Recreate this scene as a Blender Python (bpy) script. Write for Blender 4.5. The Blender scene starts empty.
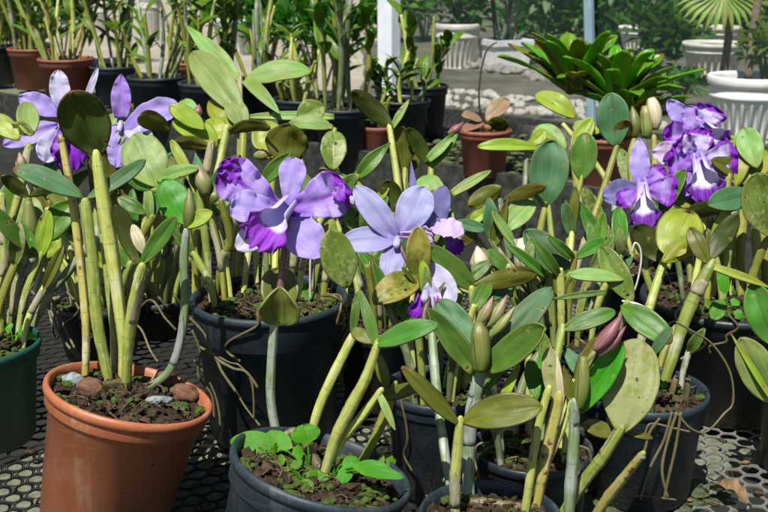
import bpy, math, random
from mathutils import Vector, Matrix, noise
R = math.radians
V = Vector
rnd = random.Random(7)
scene = bpy.context.scene
COL = scene.collection

# ------------------------------------------------------------------ camera frame
H = 0.53                      # camera height above the bench tops (z = 0); the garden ground lies at GZ
GZ = -0.75
PITCH = R(16)
F = 50 / 36 * 768
CAM = V((0, 0, H))
FW = V((0, math.cos(PITCH), -math.sin(PITCH)))
UP = V((0, math.sin(PITCH), math.cos(PITCH)))
RT = V((1, 0, 0))
def P(x, y, d):
    return CAM + d * (FW + RT * ((x - 384) / F) + UP * ((256 - y) / F))
def Z(x, y, z):
    r = FW + RT * ((x - 384) / F) + UP * ((256 - y) / F)
    return (z - H) / r.z
def G(x, y, z=0.0):
    return P(x, y, Z(x, y, z))
BU = V((math.cos(R(41)), -math.sin(R(41)), 0))     # the benches run along BU; BV points away from the viewer
BV = V((math.sin(R(41)), math.cos(R(41)), 0))

# ------------------------------------------------------------------ materials
def new_mat(name):
    m = bpy.data.materials.new(name); m.use_nodes = True
    nt = m.node_tree
    b = nt.nodes['Principled BSDF']
    return m, nt, b
def N(nt, t, **kw):
    n = nt.nodes.new(t)
    for k, v in kw.items():
        if k.startswith('i_'):
            n.inputs[k[2:].replace('_', ' ')].default_value = v
        else:
            setattr(n, k, v)
    return n
def L(nt, a, b): nt.links.new(a, b)
def c4(c): return (c[0], c[1], c[2], 1)
def mixc(nt, fac, a, b, mode='MIX'):
    n = nt.nodes.new('ShaderNodeMix'); n.data_type = 'RGBA'; n.blend_type = mode
    for sock, val in ((n.inputs[0], fac), (n.inputs[6], a), (n.inputs[7], b)):
        if hasattr(val, 'links'): L(nt, val, sock)
        elif isinstance(val, (int, float)): sock.default_value = val
        else: sock.default_value = c4(val)
    return n.outputs[2]
def mth(nt, op, a, b=0.0, clamp=False):
    n = nt.nodes.new('ShaderNodeMath'); n.operation = op; n.use_clamp = clamp
    for s, v in ((n.inputs[0], a), (n.inputs[1], b)):
        if hasattr(v, 'links'): L(nt, v, s)
        else: s.default_value = v
    return n.outputs[0]
def ramp(nt, fac, stops, interp='LINEAR'):
    n = nt.nodes.new('ShaderNodeValToRGB'); n.color_ramp.interpolation = interp
    e = n.color_ramp.elements
    while len(e) < len(stops): e.new(0.5)
    for el, (p, c) in zip(e, stops):
        el.position = p
        el.color = c4(c) if not isinstance(c, (int, float)) else (c, c, c, 1)
    L(nt, fac, n.inputs[0])
    return n.outputs[0]
def nz(nt, scale, detail=4, rough=.55, vec=None, dist=0.0):
    n = N(nt, 'ShaderNodeTexNoise'); n.inputs['Scale'].default_value = scale
    n.inputs['Detail'].default_value = detail; n.inputs['Roughness'].default_value = rough
    n.inputs['Distortion'].default_value = dist
    if vec is None:
        tc = N(nt, 'ShaderNodeTexCoord'); vec = tc.outputs['Object']
    L(nt, vec, n.inputs['Vector'])
    return n.outputs['Fac']
def bump(nt, b, h, strength=.3, dist=.002):
    n = N(nt, 'ShaderNodeBump'); n.inputs['Strength'].default_value = strength
    n.inputs['Distance'].default_value = dist
    L(nt, h, n.inputs['Height']); L(nt, n.outputs[0], b.inputs['Normal'])
def translucent(nt, b, col, fac):
    out = nt.nodes['Material Output']
    t = N(nt, 'ShaderNodeBsdfTranslucent'); L(nt, col, t.inputs['Color'])
    m = N(nt, 'ShaderNodeMixShader'); m.inputs[0].default_value = fac
    L(nt, b.outputs[0], m.inputs[1]); L(nt, t.outputs[0], m.inputs[2]); L(nt, m.outputs[0], out.inputs['Surface'])

def mat_leaf(name, c, c2, rough=.38, spots=None, spot_amt=.62, edge=None, trans=.22, tipc=None, gloss=.4):
    m, nt, b = new_mat(name)
    uv = N(nt, 'ShaderNodeTexCoord').outputs['UV']
    sx = N(nt, 'ShaderNodeSeparateXYZ'); L(nt, uv, sx.inputs[0])
    u, v = sx.outputs[0], sx.outputs[1]
    oi = N(nt, 'ShaderNodeObjectInfo').outputs['Random']
    n1 = nz(nt, 38, 4, .6)
    col = mixc(nt, ramp(nt, n1, [(.35, 0.), (.68, 1.)]), c, c2)
    # each leaf of the plant has its own green
    hs = N(nt, 'ShaderNodeHueSaturation')
    L(nt, mth(nt, 'ADD', mth(nt, 'MULTIPLY', oi, .05), .475), hs.inputs['Hue'])
    L(nt, mth(nt, 'ADD', mth(nt, 'MULTIPLY', oi, .5), .78), hs.inputs['Value'])
    hs.inputs['Saturation'].default_value = 1.14
    L(nt, col, hs.inputs['Color']); col = hs.outputs[0]
    bl = nz(nt, 17, 3, .6)
    col = mixc(nt, mth(nt, 'MULTIPLY', ramp(nt, bl, [(.48, 0.), (.66, 1.)]), .55), col, tuple(q * f for q, f in zip(c, (1.25, .72, .6))))
    base_y = mth(nt, 'MULTIPLY', ramp(nt, mth(nt, 'ADD', v, mth(nt, 'MULTIPLY', n1, .1)), [(.05, 1.), (.3, 0.)]), .5)
    col = mixc(nt, base_y, col, tuple(q * f + a for q, f, a in zip(c2, (1.5, 1.25, .8), (.03, .03, 0))))
    du = mth(nt, 'ABSOLUTE', mth(nt, 'SUBTRACT', u, .5))
    # fine lengthwise veins
    mp = N(nt, 'ShaderNodeMapping'); mp.inputs['Scale'].default_value = (26, 1.6, 1); L(nt, uv, mp.inputs[0])
    vein = nz(nt, 1.6, 3, .5, mp.outputs[0])
    col = mixc(nt, mth(nt, 'MULTIPLY', ramp(nt, vein, [(.4, 0.), (.7, 1.)]), .28), col, tuple(min(1, q * 1.7 + .01) for q in c2))
    mid = mth(nt, 'LESS_THAN', du, .022)
    col = mixc(nt, mth(nt, 'MULTIPLY', mid, .35), col, tuple(q * .55 for q in c))
    if edge:
        e = ramp(nt, mth(nt, 'ADD', du, mth(nt, 'MULTIPLY', n1, .06)), [(.47, 0.), (.53, 1.)])
        col = mixc(nt, mth(nt, 'MULTIPLY', e, .8), col, edge)
    # some leaves have scorched tips and a few necrotic spots
    old = ramp(nt, mth(nt, 'FRACT', mth(nt, 'MULTIPLY', oi, 7.3)), [(.74, 0.), (.82, 1.)])
    e = ramp(nt, mth(nt, 'ADD', v, mth(nt, 'MULTIPLY', mth(nt, 'SUBTRACT', n1, .5), .2)), [(.93, 0.), (.985, 1.)])
    col = mixc(nt, mth(nt, 'MULTIPLY', e, old), col, (.16, .085, .03))
    nb = nz(nt, 75, 2, .5)
    col = mixc(nt, mth(nt, 'MULTIPLY', ramp(nt, nb, [(.66, 0.), (.70, 1.)]), .6), col, (.28, .26, .06))
    col = mixc(nt, mth(nt, 'MULTIPLY', ramp(nt, nb, [(.715, 0.), (.73, 1.)]), .9), col, (.06, .035, .015))
    if spots:
        s = nz(nt, 230, 3, .7)
        big = nz(nt, 30, 2, .5)
        f = ramp(nt, mth(nt, 'ADD', mth(nt, 'MULTIPLY', s, .5), mth(nt, 'MULTIPLY', big, .55)), [(spot_amt - .08, 0.), (spot_amt + .04, 1.)])
        col = mixc(nt, mth(nt, 'MULTIPLY', f, .8), col, spots)
        dk = nz(nt, 150, 1, .5)
        col = mixc(nt, ramp(nt, dk, [(.72, 0.), (.76, 1.)]), col, (.03, .025, .012))
    # weathering: faint dust and scars
    d = nz(nt, 95, 5, .7)
    col = mixc(nt, mth(nt, 'MULTIPLY', ramp(nt, d, [(.6, 0.), (.75, 1.)]), .13), col, (.3, .3, .14))
    L(nt, col, b.inputs['Base Color'])
    L(nt, ramp(nt, d, [(.3, rough - .08), (.8, rough + .2)]), b.inputs['Roughness'])
    b.inputs['Specular IOR Level'].default_value = gloss
    bump(nt, b, mth(nt, 'ADD', vein, mth(nt, 'MULTIPLY', n1, .8)), .25, .0012)
    tb = N(nt, 'ShaderNodeHueSaturation'); tb.inputs['Value'].default_value = 1.9; tb.inputs['Saturation'].default_value = 1.1
    L(nt, col, tb.inputs['Color'])
    translucent(nt, b, tb.outputs[0], trans)
    return m

LM = {
 'mid':   mat_leaf('leaf_mid_green', (.050, .135, .024), (.095, .200, .042), edge=(.16, .2, .05)),
 'pale':  mat_leaf('leaf_pale_green', (.150, .255, .075), (.225, .325, .110), rough=.46, edge=(.26, .28, .1)),
 'lime':  mat_leaf('leaf_lime_green', (.210, .295, .045), (.300, .365, .075), edge=(.12, .13, .03), trans=.28),
 'teal':  mat_leaf('leaf_blue_green', (.048, .130, .052), (.080, .180, .080), rough=.5, edge=(.13, .17, .06)),
 'olive': mat_leaf('leaf_olive', (.090, .112, .020), (.130, .145, .030), edge=(.05, .03, .015)),
 'dark':  mat_leaf('leaf_dark_green', (.042, .070, .014), (.065, .092, .020), edge=(.04, .02, .012), trans=.3),
 'bright': mat_leaf('leaf_young_backlit_green', (.055, .185, .018), (.095, .250, .030), rough=.35, trans=.35),  # young leaves; also backlit glow put into a brighter base green
 'speck': mat_leaf('leaf_speckled', (.090, .175, .030), (.145, .225, .050), spots=(.36, .37, .19), spot_amt=.60, edge=(.2, .2, .06)),
 'mottle': mat_leaf('leaf_mottled_yellow', (.180, .215, .040), (.090, .155, .030), spots=(.36, .30, .07), spot_amt=.56, edge=(.3, .17, .04)),
 'freck': mat_leaf('leaf_freckled', (.160, .225, .040), (.215, .265, .062), spots=(.27, .29, .13), spot_amt=.52, rough=.55),
}
def mat_cane(name, c, c2, node, sheath=None, sheath_amt=.55, spots=None):
    m, nt, b = new_mat(name)
    uv = N(nt, 'ShaderNodeTexCoord').outputs['UV']
    sx = N(nt, 'ShaderNodeSeparateXYZ'); L(nt, uv, sx.inputs[0])
    mp = N(nt, 'ShaderNodeMapping'); mp.inputs['Scale'].default_value = (14, 1.2, 1); L(nt, uv, mp.inputs[0])
    st = nz(nt, 1.3, 4, .6, mp.outputs[0])
    oi = N(nt, 'ShaderNodeObjectInfo').outputs['Random']
    col = mixc(nt, ramp(nt, st, [(.36, 0.), (.66, 1.)]), c, c2)
    big = nz(nt, 30, 3, .55)
    col = mixc(nt, mth(nt, 'MULTIPLY', ramp(nt, big, [(.45, 0.), (.7, 1.)]), .5), col, tuple(q * .6 for q in c))
    if spots:
        s = nz(nt, 90, 2, .6)
        col = mixc(nt, ramp(nt, s, [(.6, 0.), (.66, 1.)]), col, spots)
    if sheath:
        s = mth(nt, 'ADD', mth(nt, 'MULTIPLY', nz(nt, 22, 3, .6), .75), mth(nt, 'MULTIPLY', st, .3))
        col = mixc(nt, ramp(nt, s, [(sheath_amt - .05, 0.), (sheath_amt + .04, 1.)]), col, sheath)
    fl = nz(nt, 160, 3, .7)
    col = mixc(nt, mth(nt, 'MULTIPLY', ramp(nt, fl, [(.62, 0.), (.72, 1.)]), .5), col, (.12, .08, .03))
    # nodes: one every unit of v
    fr = mth(nt, 'FRACT', sx.outputs[1])
    dn = mth(nt, 'MINIMUM', fr, mth(nt, 'SUBTRACT', 1., fr))
    nd = ramp(nt, mth(nt, 'ADD', dn, mth(nt, 'MULTIPLY', st, .05)), [(.022, 1.), (.045, 0.)])
    col = mixc(nt, mth(nt, 'MULTIPLY', nd, .6), col, node)
    hs = N(nt, 'ShaderNodeHueSaturation'); L(nt, mth(nt, 'ADD', mth(nt, 'MULTIPLY', oi, .4), .8), hs.inputs['Value'])
    L(nt, col, hs.inputs['Color'])
    L(nt, hs.outputs[0], b.inputs['Base Color'])
    b.inputs['Roughness'].default_value = .45
    bump(nt, b, st, .5, .0012)
    return m
CM = {
 'y': mat_cane('cane_yellow', (.36, .41, .075), (.53, .56, .19), (.12, .08, .02), (.56, .54, .32), .64),
 'g': mat_cane('cane_green', (.20, .27, .045), (.36, .40, .10), (.09, .06, .02), (.46, .47, .30), .64),
 's': mat_cane('cane_silvery', (.14, .21, .09), (.23, .30, .15), (.12, .09, .05), (.30, .345, .29), .56),
 'd': mat_cane('cane_grey_green', (.10, .14, .05), (.16, .20, .085), (.05, .035, .02), (.36, .37, .30), .60),
 'b': mat_cane('cane_stained', (.30, .27, .06), (.40, .36, .11), (.09, .05, .02), (.45, .42, .3), .66, spots=(.11, .045, .015)),
 'o': mat_cane('cane_olive', (.17, .19, .025), (.29, .29, .05), (.06, .04, .012)),
 'stem': mat_cane('flower_stem', (.10, .045, .05), (.16, .10, .05), (.08, .04, .03)),
 'root': mat_cane('aerial_root', (.13, .14, .07), (.22, .22, .13), (.10, .08, .05), (.28, .30, .22), .56),
 'rootd': mat_cane('old_root', (.075, .065, .026), (.14, .12, .05), (.07, .05, .02)),
 'twig': mat_cane('dark_twig', (.016, .013, .010), (.03, .022, .015), (.01, .01, .01)),
}
def mat_petal(name, base, mid, tip, tipstart=.8, streak=None, trans=.45, edge=None):
    m, nt, b = new_mat(name)
    uv = N(nt, 'ShaderNodeTexCoord').outputs['UV']
    sx = N(nt, 'ShaderNodeSeparateXYZ'); L(nt, uv, sx.inputs[0])
    u, v = sx.outputs[0], sx.outputs[1]
    n1 = nz(nt, 70, 3, .6)
    vv = mth(nt, 'ADD', v, mth(nt, 'MULTIPLY', mth(nt, 'SUBTRACT', n1, .5), .22))
    if tip:
        col = ramp(nt, vv, [(.05, base), (.45, mid), (tipstart - .05, mid), (tipstart + .03, tip)])
    else:
        col = ramp(nt, vv, [(.0, base), (.5, mid)])
    du = mth(nt, 'ABSOLUTE', mth(nt, 'SUBTRACT', u, .5))
    if streak:
        f = ramp(nt, mth(nt, 'ADD', du, mth(nt, 'MULTIPLY', n1, .10)), [(.085, 1.), (.125, 0.)])
        f = mth(nt, 'MULTIPLY', f, ramp(nt, v, [(.40, 0.), (.62, 1.)]))
        col = mixc(nt, f, col, streak)
    if edge:
        f = ramp(nt, mth(nt, 'ADD', du, mth(nt, 'MULTIPLY', n1, .12)), [(.43, 0.), (.48, 1.)])
        f = mth(nt, 'MULTIPLY', f, ramp(nt, v, [(.35, 0.), (.5, 1.)]))
        col = mixc(nt, f, col, edge)
    mp = N(nt, 'ShaderNodeMapping'); mp.inputs['Scale'].default_value = (34, 1.6, 1); L(nt, uv, mp.inputs[0])
    vein = nz(nt, 1.2, 5, .65, mp.outputs[0])
    col = mixc(nt, mth(nt, 'MULTIPLY', ramp(nt, vein, [(.42, 0.), (.62, 1.)]), .42), col, tuple(q * f for q, f in zip(base, (.8, .72, .95))))
    pale = ramp(nt, nz(nt, 45, 3, .6), [(.45, 0.), (.7, 1.)])
    col = mixc(nt, mth(nt, 'MULTIPLY', mth(nt, 'MULTIPLY', pale, ramp(nt, v, [(.7, 1.), (.82, 0.)]) if tip else 1.), .0 if base[0] < .22 else .38), col, (.70, .68, .86))
    L(nt, col, b.inputs['Base Color'])
    b.inputs['Roughness'].default_value = .6
    b.inputs['Specular IOR Level'].default_value = .2
    b.inputs['Sheen Weight'].default_value = .15
    bump(nt, b, vein, .35, .0008)
    translucent(nt, b, col, trans)
    return m
PURP = (.30, .012, .54)
PM = {
 'hero': mat_petal('petal_splash', (.35, .10, .72), (.55, .40, .86), PURP, .85, PURP),
 'sep':  mat_petal('sepal_lilac', (.38, .24, .77), (.54, .44, .83), None),
 'white': mat_petal('petal_white', (.55, .50, .80), (.72, .70, .84), None),
 'blue': mat_petal('petal_blue_lilac', (.34, .28, .66), (.55, .57, .82), None),
 'grey': mat_petal('petal_grey_lilac', (.20, .17, .42), (.26, .25, .50), None),
 'pink': mat_petal('petal_pink_white', (.60, .42, .70), (.72, .60, .76), None),
 'lav':  mat_petal('petal_lavender', (.37, .17, .68), (.47, .30, .76), None),
 'viol': mat_petal('petal_violet', (.38, .12, .70), (.46, .24, .75), PURP, .78, None, edge=PURP),
 'vwhite': mat_petal('petal_violet_white', (.34, .14, .66), (.70, .64, .88), PURP, .80, None, edge=PURP),
 'lip':  mat_petal('lip_purple', (.42, .34, .74), (.66, .62, .86), PURP, .66, trans=.25),
 'lip2': mat_petal('lip_white_purple', (.40, .26, .70), (.78, .74, .86), (.21, .012, .45), .74, trans=.25),
 'lip3': mat_petal('lip_deep_purple', (.26, .03, .52), (.25, .015, .54), (.20, .010, .46), .7, trans=.25),
}
def mat_simple(name, c, c2, scale=40, rough=.6, bs=.3, bd=.003, spec=.5, detail=5, lo=.35, hi=.68, metal=0):
    m, nt, b = new_mat(name)
    n1 = nz(nt, scale, detail, .6)
    L(nt, mixc(nt, ramp(nt, n1, [(lo, 0.), (hi, 1.)]), c, c2), b.inputs['Base Color'])
    b.inputs['Roughness'].default_value = rough
    b.inputs['Specular IOR Level'].default_value = spec
    b.inputs['Metallic'].default_value = metal
    if bs: bump(nt, b, n1, bs, bd)
    return m
def mat_pot(name, c, c2, dust, rough=.42, dust_amt=.6):
    m, nt, b = new_mat(name)
    tc = N(nt, 'ShaderNodeTexCoord').outputs['Object']
    mp = N(nt, 'ShaderNodeMapping'); mp.inputs['Scale'].default_value = (34, 34, 7); L(nt, tc, mp.inputs[0])
    streak = nz(nt, 1., 5, .65, mp.outputs[0])
    cl = nz(nt, 26, 5, .65)
    fine = nz(nt, 260, 3, .7)
    col = mixc(nt, ramp(nt, streak, [(.35, 0.), (.7, 1.)]), c, c2)
    f = mth(nt, 'ADD', mth(nt, 'MULTIPLY', cl, .7), mth(nt, 'MULTIPLY', fine, .35))
    col = mixc(nt, mth(nt, 'MULTIPLY', ramp(nt, f, [(dust_amt - .08, 0.), (dust_amt + .12, 1.)]), .6), col, dust)
    mp2 = N(nt, 'ShaderNodeMapping'); mp2.inputs['Scale'].default_value = (60, 60, 5); L(nt, tc, mp2.inputs[0])
    drip = nz(nt, 1., 3, .5, mp2.outputs[0])
    drip = mth(nt, 'MULTIPLY', ramp(nt, drip, [(.57, 0.), (.66, 1.)]), ramp(nt, cl, [(.42, 0.), (.6, 1.)]))
    col = mixc(nt, mth(nt, 'MULTIPLY', drip, .55), col, tuple(q * 1.25 + .02 for q in dust))
    mp3 = N(nt, 'ShaderNodeMapping'); mp3.inputs['Scale'].default_value = (9, 9, 240); mp3.inputs['Rotation'].default_value = (.25, .1, 0); L(nt, tc, mp3.inputs[0])
    scr = ramp(nt, nz(nt, 1., 2, .5, mp3.outputs[0]), [(.70, 0.), (.72, 1.)])
    col = mixc(nt, mth(nt, 'MULTIPLY', scr, .35), col, dust)
    grime = mth(nt, 'MULTIPLY', ramp(nt, nz(nt, 13, 5, .7), [(.5, 0.), (.7, 1.)]), .45)
    col = mixc(nt, grime, col, tuple(q * .5 for q in c))
    sp = nz(nt, 120, 1, .4)
    col = mixc(nt, mth(nt, 'MULTIPLY', ramp(nt, sp, [(.74, 0.), (.77, 1.)]), .7), col, (.06, .04, .03))
    sz_ = N(nt, 'ShaderNodeSeparateXYZ'); L(nt, tc, sz_.inputs[0])
    low = mth(nt, 'ADD', mth(nt, 'MULTIPLY', sz_.outputs[2], 9.), mth(nt, 'MULTIPLY', fine, .6))
    splash = mth(nt, 'MULTIPLY', ramp(nt, low, [(.3, 1.), (.95, 0.)]), ramp(nt, mth(nt, 'ADD', fine, mth(nt, 'MULTIPLY', cl, .4)), [(.62, 0.), (.75, 1.)]))
    col = mixc(nt, mth(nt, 'MULTIPLY', splash, .7), col, (.09, .07, .05))
    L(nt, col, b.inputs['Base Color'])
    L(nt, ramp(nt, f, [(.4, rough), (.7, rough + .25)]), b.inputs['Roughness'])
    bump(nt, b, fine, .08, .001)
    return m
def mat_mesh():
    m, nt, b = new_mat('bench_mesh_plastic')
    tc = N(nt, 'ShaderNodeTexCoord').outputs['Object']
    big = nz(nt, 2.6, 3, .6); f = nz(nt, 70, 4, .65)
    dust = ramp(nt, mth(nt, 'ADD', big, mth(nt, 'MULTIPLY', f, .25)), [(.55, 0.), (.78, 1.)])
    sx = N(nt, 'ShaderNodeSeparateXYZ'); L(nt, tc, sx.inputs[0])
    along = ramp(nt, mth(nt, 'ADD', sx.outputs[0], 1.), [(.64, 0.), (.78, 1.)])       # sunlit glare on the right-end webs, painted as a paler colour
    dust = mth(nt, 'MAXIMUM', mth(nt, 'MULTIPLY', dust, .14), mth(nt, 'MULTIPLY', along, .9))  # patchy dust by noise, joined with the painted glare
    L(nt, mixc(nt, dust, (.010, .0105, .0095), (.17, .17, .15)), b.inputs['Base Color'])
    b.inputs['Roughness'].default_value = .7
    b.inputs['Specular IOR Level'].default_value = .25
    bump(nt, b, f, .2, .001)
    return m
M = {
 'terra': mat_pot('terracotta_plastic', (.335, .098, .038), (.40, .130, .055), (.42, .22, .13), .40),
 'terra2': mat_pot('old_terracotta_plastic', (.25, .070, .040), (.31, .090, .050), (.26, .15, .11), .5),
 'black': mat_pot('black_plastic', (.008, .012, .017), (.012, .019, .026), (.055, .065, .07), .36),
 'grey':  mat_pot('dark_grey_plastic', (.011, .022, .031), (.016, .030, .041), (.06, .075, .085), .45),
 'green': mat_pot('dark_green_plastic', (.010, .060, .042), (.014, .085, .058), (.05, .08, .065), .42),
 'soil': mat_simple('potting_bark', (.014, .010, .006), (.065, .045, .026), 160, .95, .8, .006, .2),
 'chip': mat_simple('bark_chip', (.022, .015, .009), (.095, .062, .036), 60, .9, .6, .003, .2),
 'fibre': mat_simple('dead_root_fibre', (.06, .045, .025), (.15, .115, .07), 90, .9, .3, .001, .2),
 'moss': mat_simple('moss', (.030, .060, .010), (.085, .125, .022), 220, .9, .8, .004, .2),
 'stone': mat_simple('brown_lava_stone', (.11, .055, .032), (.19, .105, .065), 140, .95, 1., .004, .2),
 'chalk': mat_simple('pale_stone', (.12, .155, .155), (.32, .36, .345), 160, .85, .7, .004, .3),
 'white': mat_simple('white_planter', (.62, .63, .62), (.80, .80, .78), 9, .5, .1, .003, .4),
 'cream': mat_simple('weathered_planter', (.46, .44, .38), (.62, .60, .54), 9, .6, .2, .004, .4),
 'post': mat_simple('white_painted_post', (.66, .72, .78), (.80, .83, .85), 12, .5, .1, .002),
 'bluepost': mat_simple('blue_grey_post', (.22, .33, .42), (.32, .42, .50), 14, .5, .1, .002),
 'wood': mat_simple('weathered_board', (.014, .016, .014), (.055, .058, .048), 45, .85, .6, .004, .3),
 'slat': mat_simple('mossy_slat', (.085, .095, .06), (.20, .21, .15), 60, .9, .6, .004, .3),
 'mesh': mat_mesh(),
 'bud': mat_simple('bud_brown_pink', (.20, .12, .08), (.30, .20, .14), 90, .5, .2, .001),
 'budm': mat_simple('bud_maroon', (.13, .045, .055), (.30, .18, .17), 60, .45, .2, .001),
 'budg': mat_simple('bud_green', (.15, .20, .04), (.22, .25, .07), 90, .5, .2, .001),
 'paper': mat_simple('papery_sheath', (.42, .38, .24), (.66, .62, .46), 70, .7, .5, .002, .3),
 'sheath': mat_simple('spathe_olive', (.15, .17, .035), (.22, .22, .06), 60, .5, .3, .001),
 'wire': mat_simple('wire', (.35, .34, .3), (.5, .5, .46), 80, .4, .1, .001, .5),
 'tie': mat_simple('white_tie', (.6, .62, .6), (.75, .76, .74), 80, .4, .1, .001, .6),
 'dry': mat_simple('dry_leaf', (.11, .068, .03), (.25, .17, .09), 90, .85, .6, .002, .2),
 'weed': mat_leaf('weed_leaf', (.055, .175, .016), (.095, .24, .03), rough=.5, trans=.3, gloss=.3),
 'fol': mat_leaf('cane_orchid_leaf', (.060, .145, .014), (.120, .235, .030), rough=.4, trans=.3),
 'fol2': mat_leaf('cane_orchid_leaf_light', (.09, .17, .025), (.15, .23, .04), rough=.45, trans=.3),
 'brom': mat_leaf('bromeliad_leaf', (.075, .215, .018), (.150, .310, .038), rough=.32, trans=.25, gloss=.6),
 'brom2': mat_leaf('bromeliad_leaf_bronze', (.120, .125, .016), (.160, .190, .028), rough=.32, trans=.25),
 'bush': mat_leaf('shrub_leaf', (.022, .085, .014), (.050, .130, .024), rough=.5, trans=.3),
 'bush2': mat_leaf('shrub_leaf_light', (.070, .140, .030), (.120, .190, .050), rough=.5, trans=.3),
 'palm': mat_leaf('palm_frond', (.16, .24, .05), (.26, .32, .10), rough=.45, trans=.25),
 'bark': mat_simple('trunk_bark', (.10, .075, .05), (.20, .16, .12), 30, .9, .7, .01, .2),
 'pinkleaf': mat_leaf('leaf_pinkish', (.22, .12, .10), (.24, .20, .12), rough=.4),
}
M['chalk2'] = mat_simple('whitish_stone', (.22, .21, .185), (.50, .48, .43), 14, .9, .6, .008, .3)
M['stone2'] = mat_simple('grey_brown_stone', (.15, .14, .12), (.30, .28, .25), 14, .9, .6, .01, .3)
def mat_ground():
    m, nt, b = new_mat('sandy_ground')
    n1 = nz(nt, 1.4, 6, .6); n2 = nz(nt, 30, 5, .7)
    col = mixc(nt, ramp(nt, n1, [(.35, 0.), (.65, 1.)]), (.26, .235, .18), (.38, .34, .265))
    col = mixc(nt, mth(nt, 'MULTIPLY', ramp(nt, n2, [(.5, 0.), (.7, 1.)]), .5), col, (.20, .165, .125))
    L(nt, col, b.inputs['Base Color']); b.inputs['Roughness'].default_value = .95
    bump(nt, b, n2, .6, .02)
    return m
def mat_bed():
    m, nt, b = new_mat('dark_garden_soil')
    n1 = nz(nt, 2.2, 6, .65); n2 = nz(nt, 45, 5, .7)
    col = mixc(nt, ramp(nt, n1, [(.4, 0.), (.62, 1.)]), (.055, .053, .038), (.125, .118, .085))
    col = mixc(nt, mth(nt, 'MULTIPLY', ramp(nt, n2, [(.52, 0.), (.68, 1.)]), .6), col, (.06, .075, .035))
    L(nt, col, b.inputs['Base Color']); b.inputs['Roughness'].default_value = .95
    bump(nt, b, n2, .7, .02)
    return m
def mat_net():
    m, nt, b = new_mat('shade_net_mesh')
    tc = N(nt, 'ShaderNodeTexCoord').outputs['UV']
    sx = N(nt, 'ShaderNodeSeparateXYZ'); L(nt, tc, sx.inputs[0])
    def line(s, n, w):
        f = mth(nt, 'FRACT', mth(nt, 'MULTIPLY', s, n))
        return mth(nt, 'LESS_THAN', f, w)
    a = mth(nt, 'MAXIMUM', line(sx.outputs[0], 250, .040), line(sx.outputs[1], 250, .03))
    b.inputs['Base Color'].default_value = (.16, .27, .24, 1)
    b.inputs['Roughness'].default_value = .5
    L(nt, a, b.inputs['Alpha'])
    return m
M['net'] = mat_net()
def mat_skin(name, c, c2, dark):
    m, nt, b = new_mat(name)
    uv = N(nt, 'ShaderNodeTexCoord').outputs['UV']
    mp = N(nt, 'ShaderNodeMapping'); mp.inputs['Scale'].default_value = (34, 1.2, 1); L(nt, uv, mp.inputs[0])
    st = nz(nt, 1.2, 4, .65, mp.outputs[0]); pat = nz(nt, 70, 4, .6)
    col = mixc(nt, ramp(nt, st, [(.35, 0.), (.65, 1.)]), c, c2)
    col = mixc(nt, mth(nt, 'MULTIPLY', ramp(nt, pat, [(.55, 0.), (.7, 1.)]), .6), col, dark)
    L(nt, col, b.inputs['Base Color']); b.inputs['Roughness'].default_value = .55
    bump(nt, b, st, .6, .001); translucent(nt, b, col, .3)
    return m
M['dryskin'] = mat_skin('dry_sheath_skin', (.34, .32, .17), (.52, .50, .34), (.20, .15, .07))
M['silverskin'] = mat_skin('silver_sheath_skin', (.25, .29, .25), (.40, .44, .39), (.16, .18, .12))
def mat_bud(name, base, tip, vein_c, t0=.25, t1=.75):
    m, nt, b = new_mat(name)
    uv = N(nt, 'ShaderNodeTexCoord').outputs['UV']
    sx = N(nt, 'ShaderNodeSeparateXYZ'); L(nt, uv, sx.inputs[0])
    mp = N(nt, 'ShaderNodeMapping'); mp.inputs['Scale'].default_value = (20, 1.1, 1); L(nt, uv, mp.inputs[0])
    st = nz(nt, 1.3, 4, .65, mp.outputs[0]); pat = nz(nt, 110, 4, .65)
    col = ramp(nt, mth(nt, 'ADD', sx.outputs[1], mth(nt, 'MULTIPLY', st, .3)), [(t0 + .1, base), (t1 + .15, tip)])
    col = mixc(nt, mth(nt, 'MULTIPLY', ramp(nt, st, [(.45, 0.), (.62, 1.)]), .6), col, vein_c)
    fr = mth(nt, 'FRACT', mth(nt, 'ADD', mth(nt, 'MULTIPLY', sx.outputs[0], 3.), mth(nt, 'MULTIPLY', sx.outputs[1], .35)))
    seam = ramp(nt, fr, [(.03, 1.), (.09, 0.)])
    col = mixc(nt, mth(nt, 'MULTIPLY', seam, .75), col, tuple(q * .35 for q in vein_c))
    col = mixc(nt, mth(nt, 'MULTIPLY', ramp(nt, pat, [(.6, 0.), (.72, 1.)]), .4), col, tuple(q * .5 for q in vein_c))
    L(nt, col, b.inputs['Base Color']); b.inputs['Roughness'].default_value = .42
    bump(nt, b, mth(nt, 'SUBTRACT', st, mth(nt, 'MULTIPLY', seam, .8)), .5, .001)
    return m
M['bud'] = mat_bud('bud_brown_pink', (.20, .25, .07), (.30, .17, .13), (.24, .17, .09))
M['budm'] = mat_bud('bud_maroon', (.20, .12, .09), (.20, .06, .075), (.30, .17, .17), .0, .3)
M['budg'] = mat_bud('bud_green', (.17, .23, .05), (.27, .26, .09), (.12, .15, .03))
M['paper'] = mat_bud('papery_sheath', (.42, .38, .22), (.60, .55, .38), (.30, .19, .10))
M['sheath'] = mat_bud('spathe_olive', (.10, .14, .022), (.17, .175, .04), (.075, .095, .016))

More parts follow.
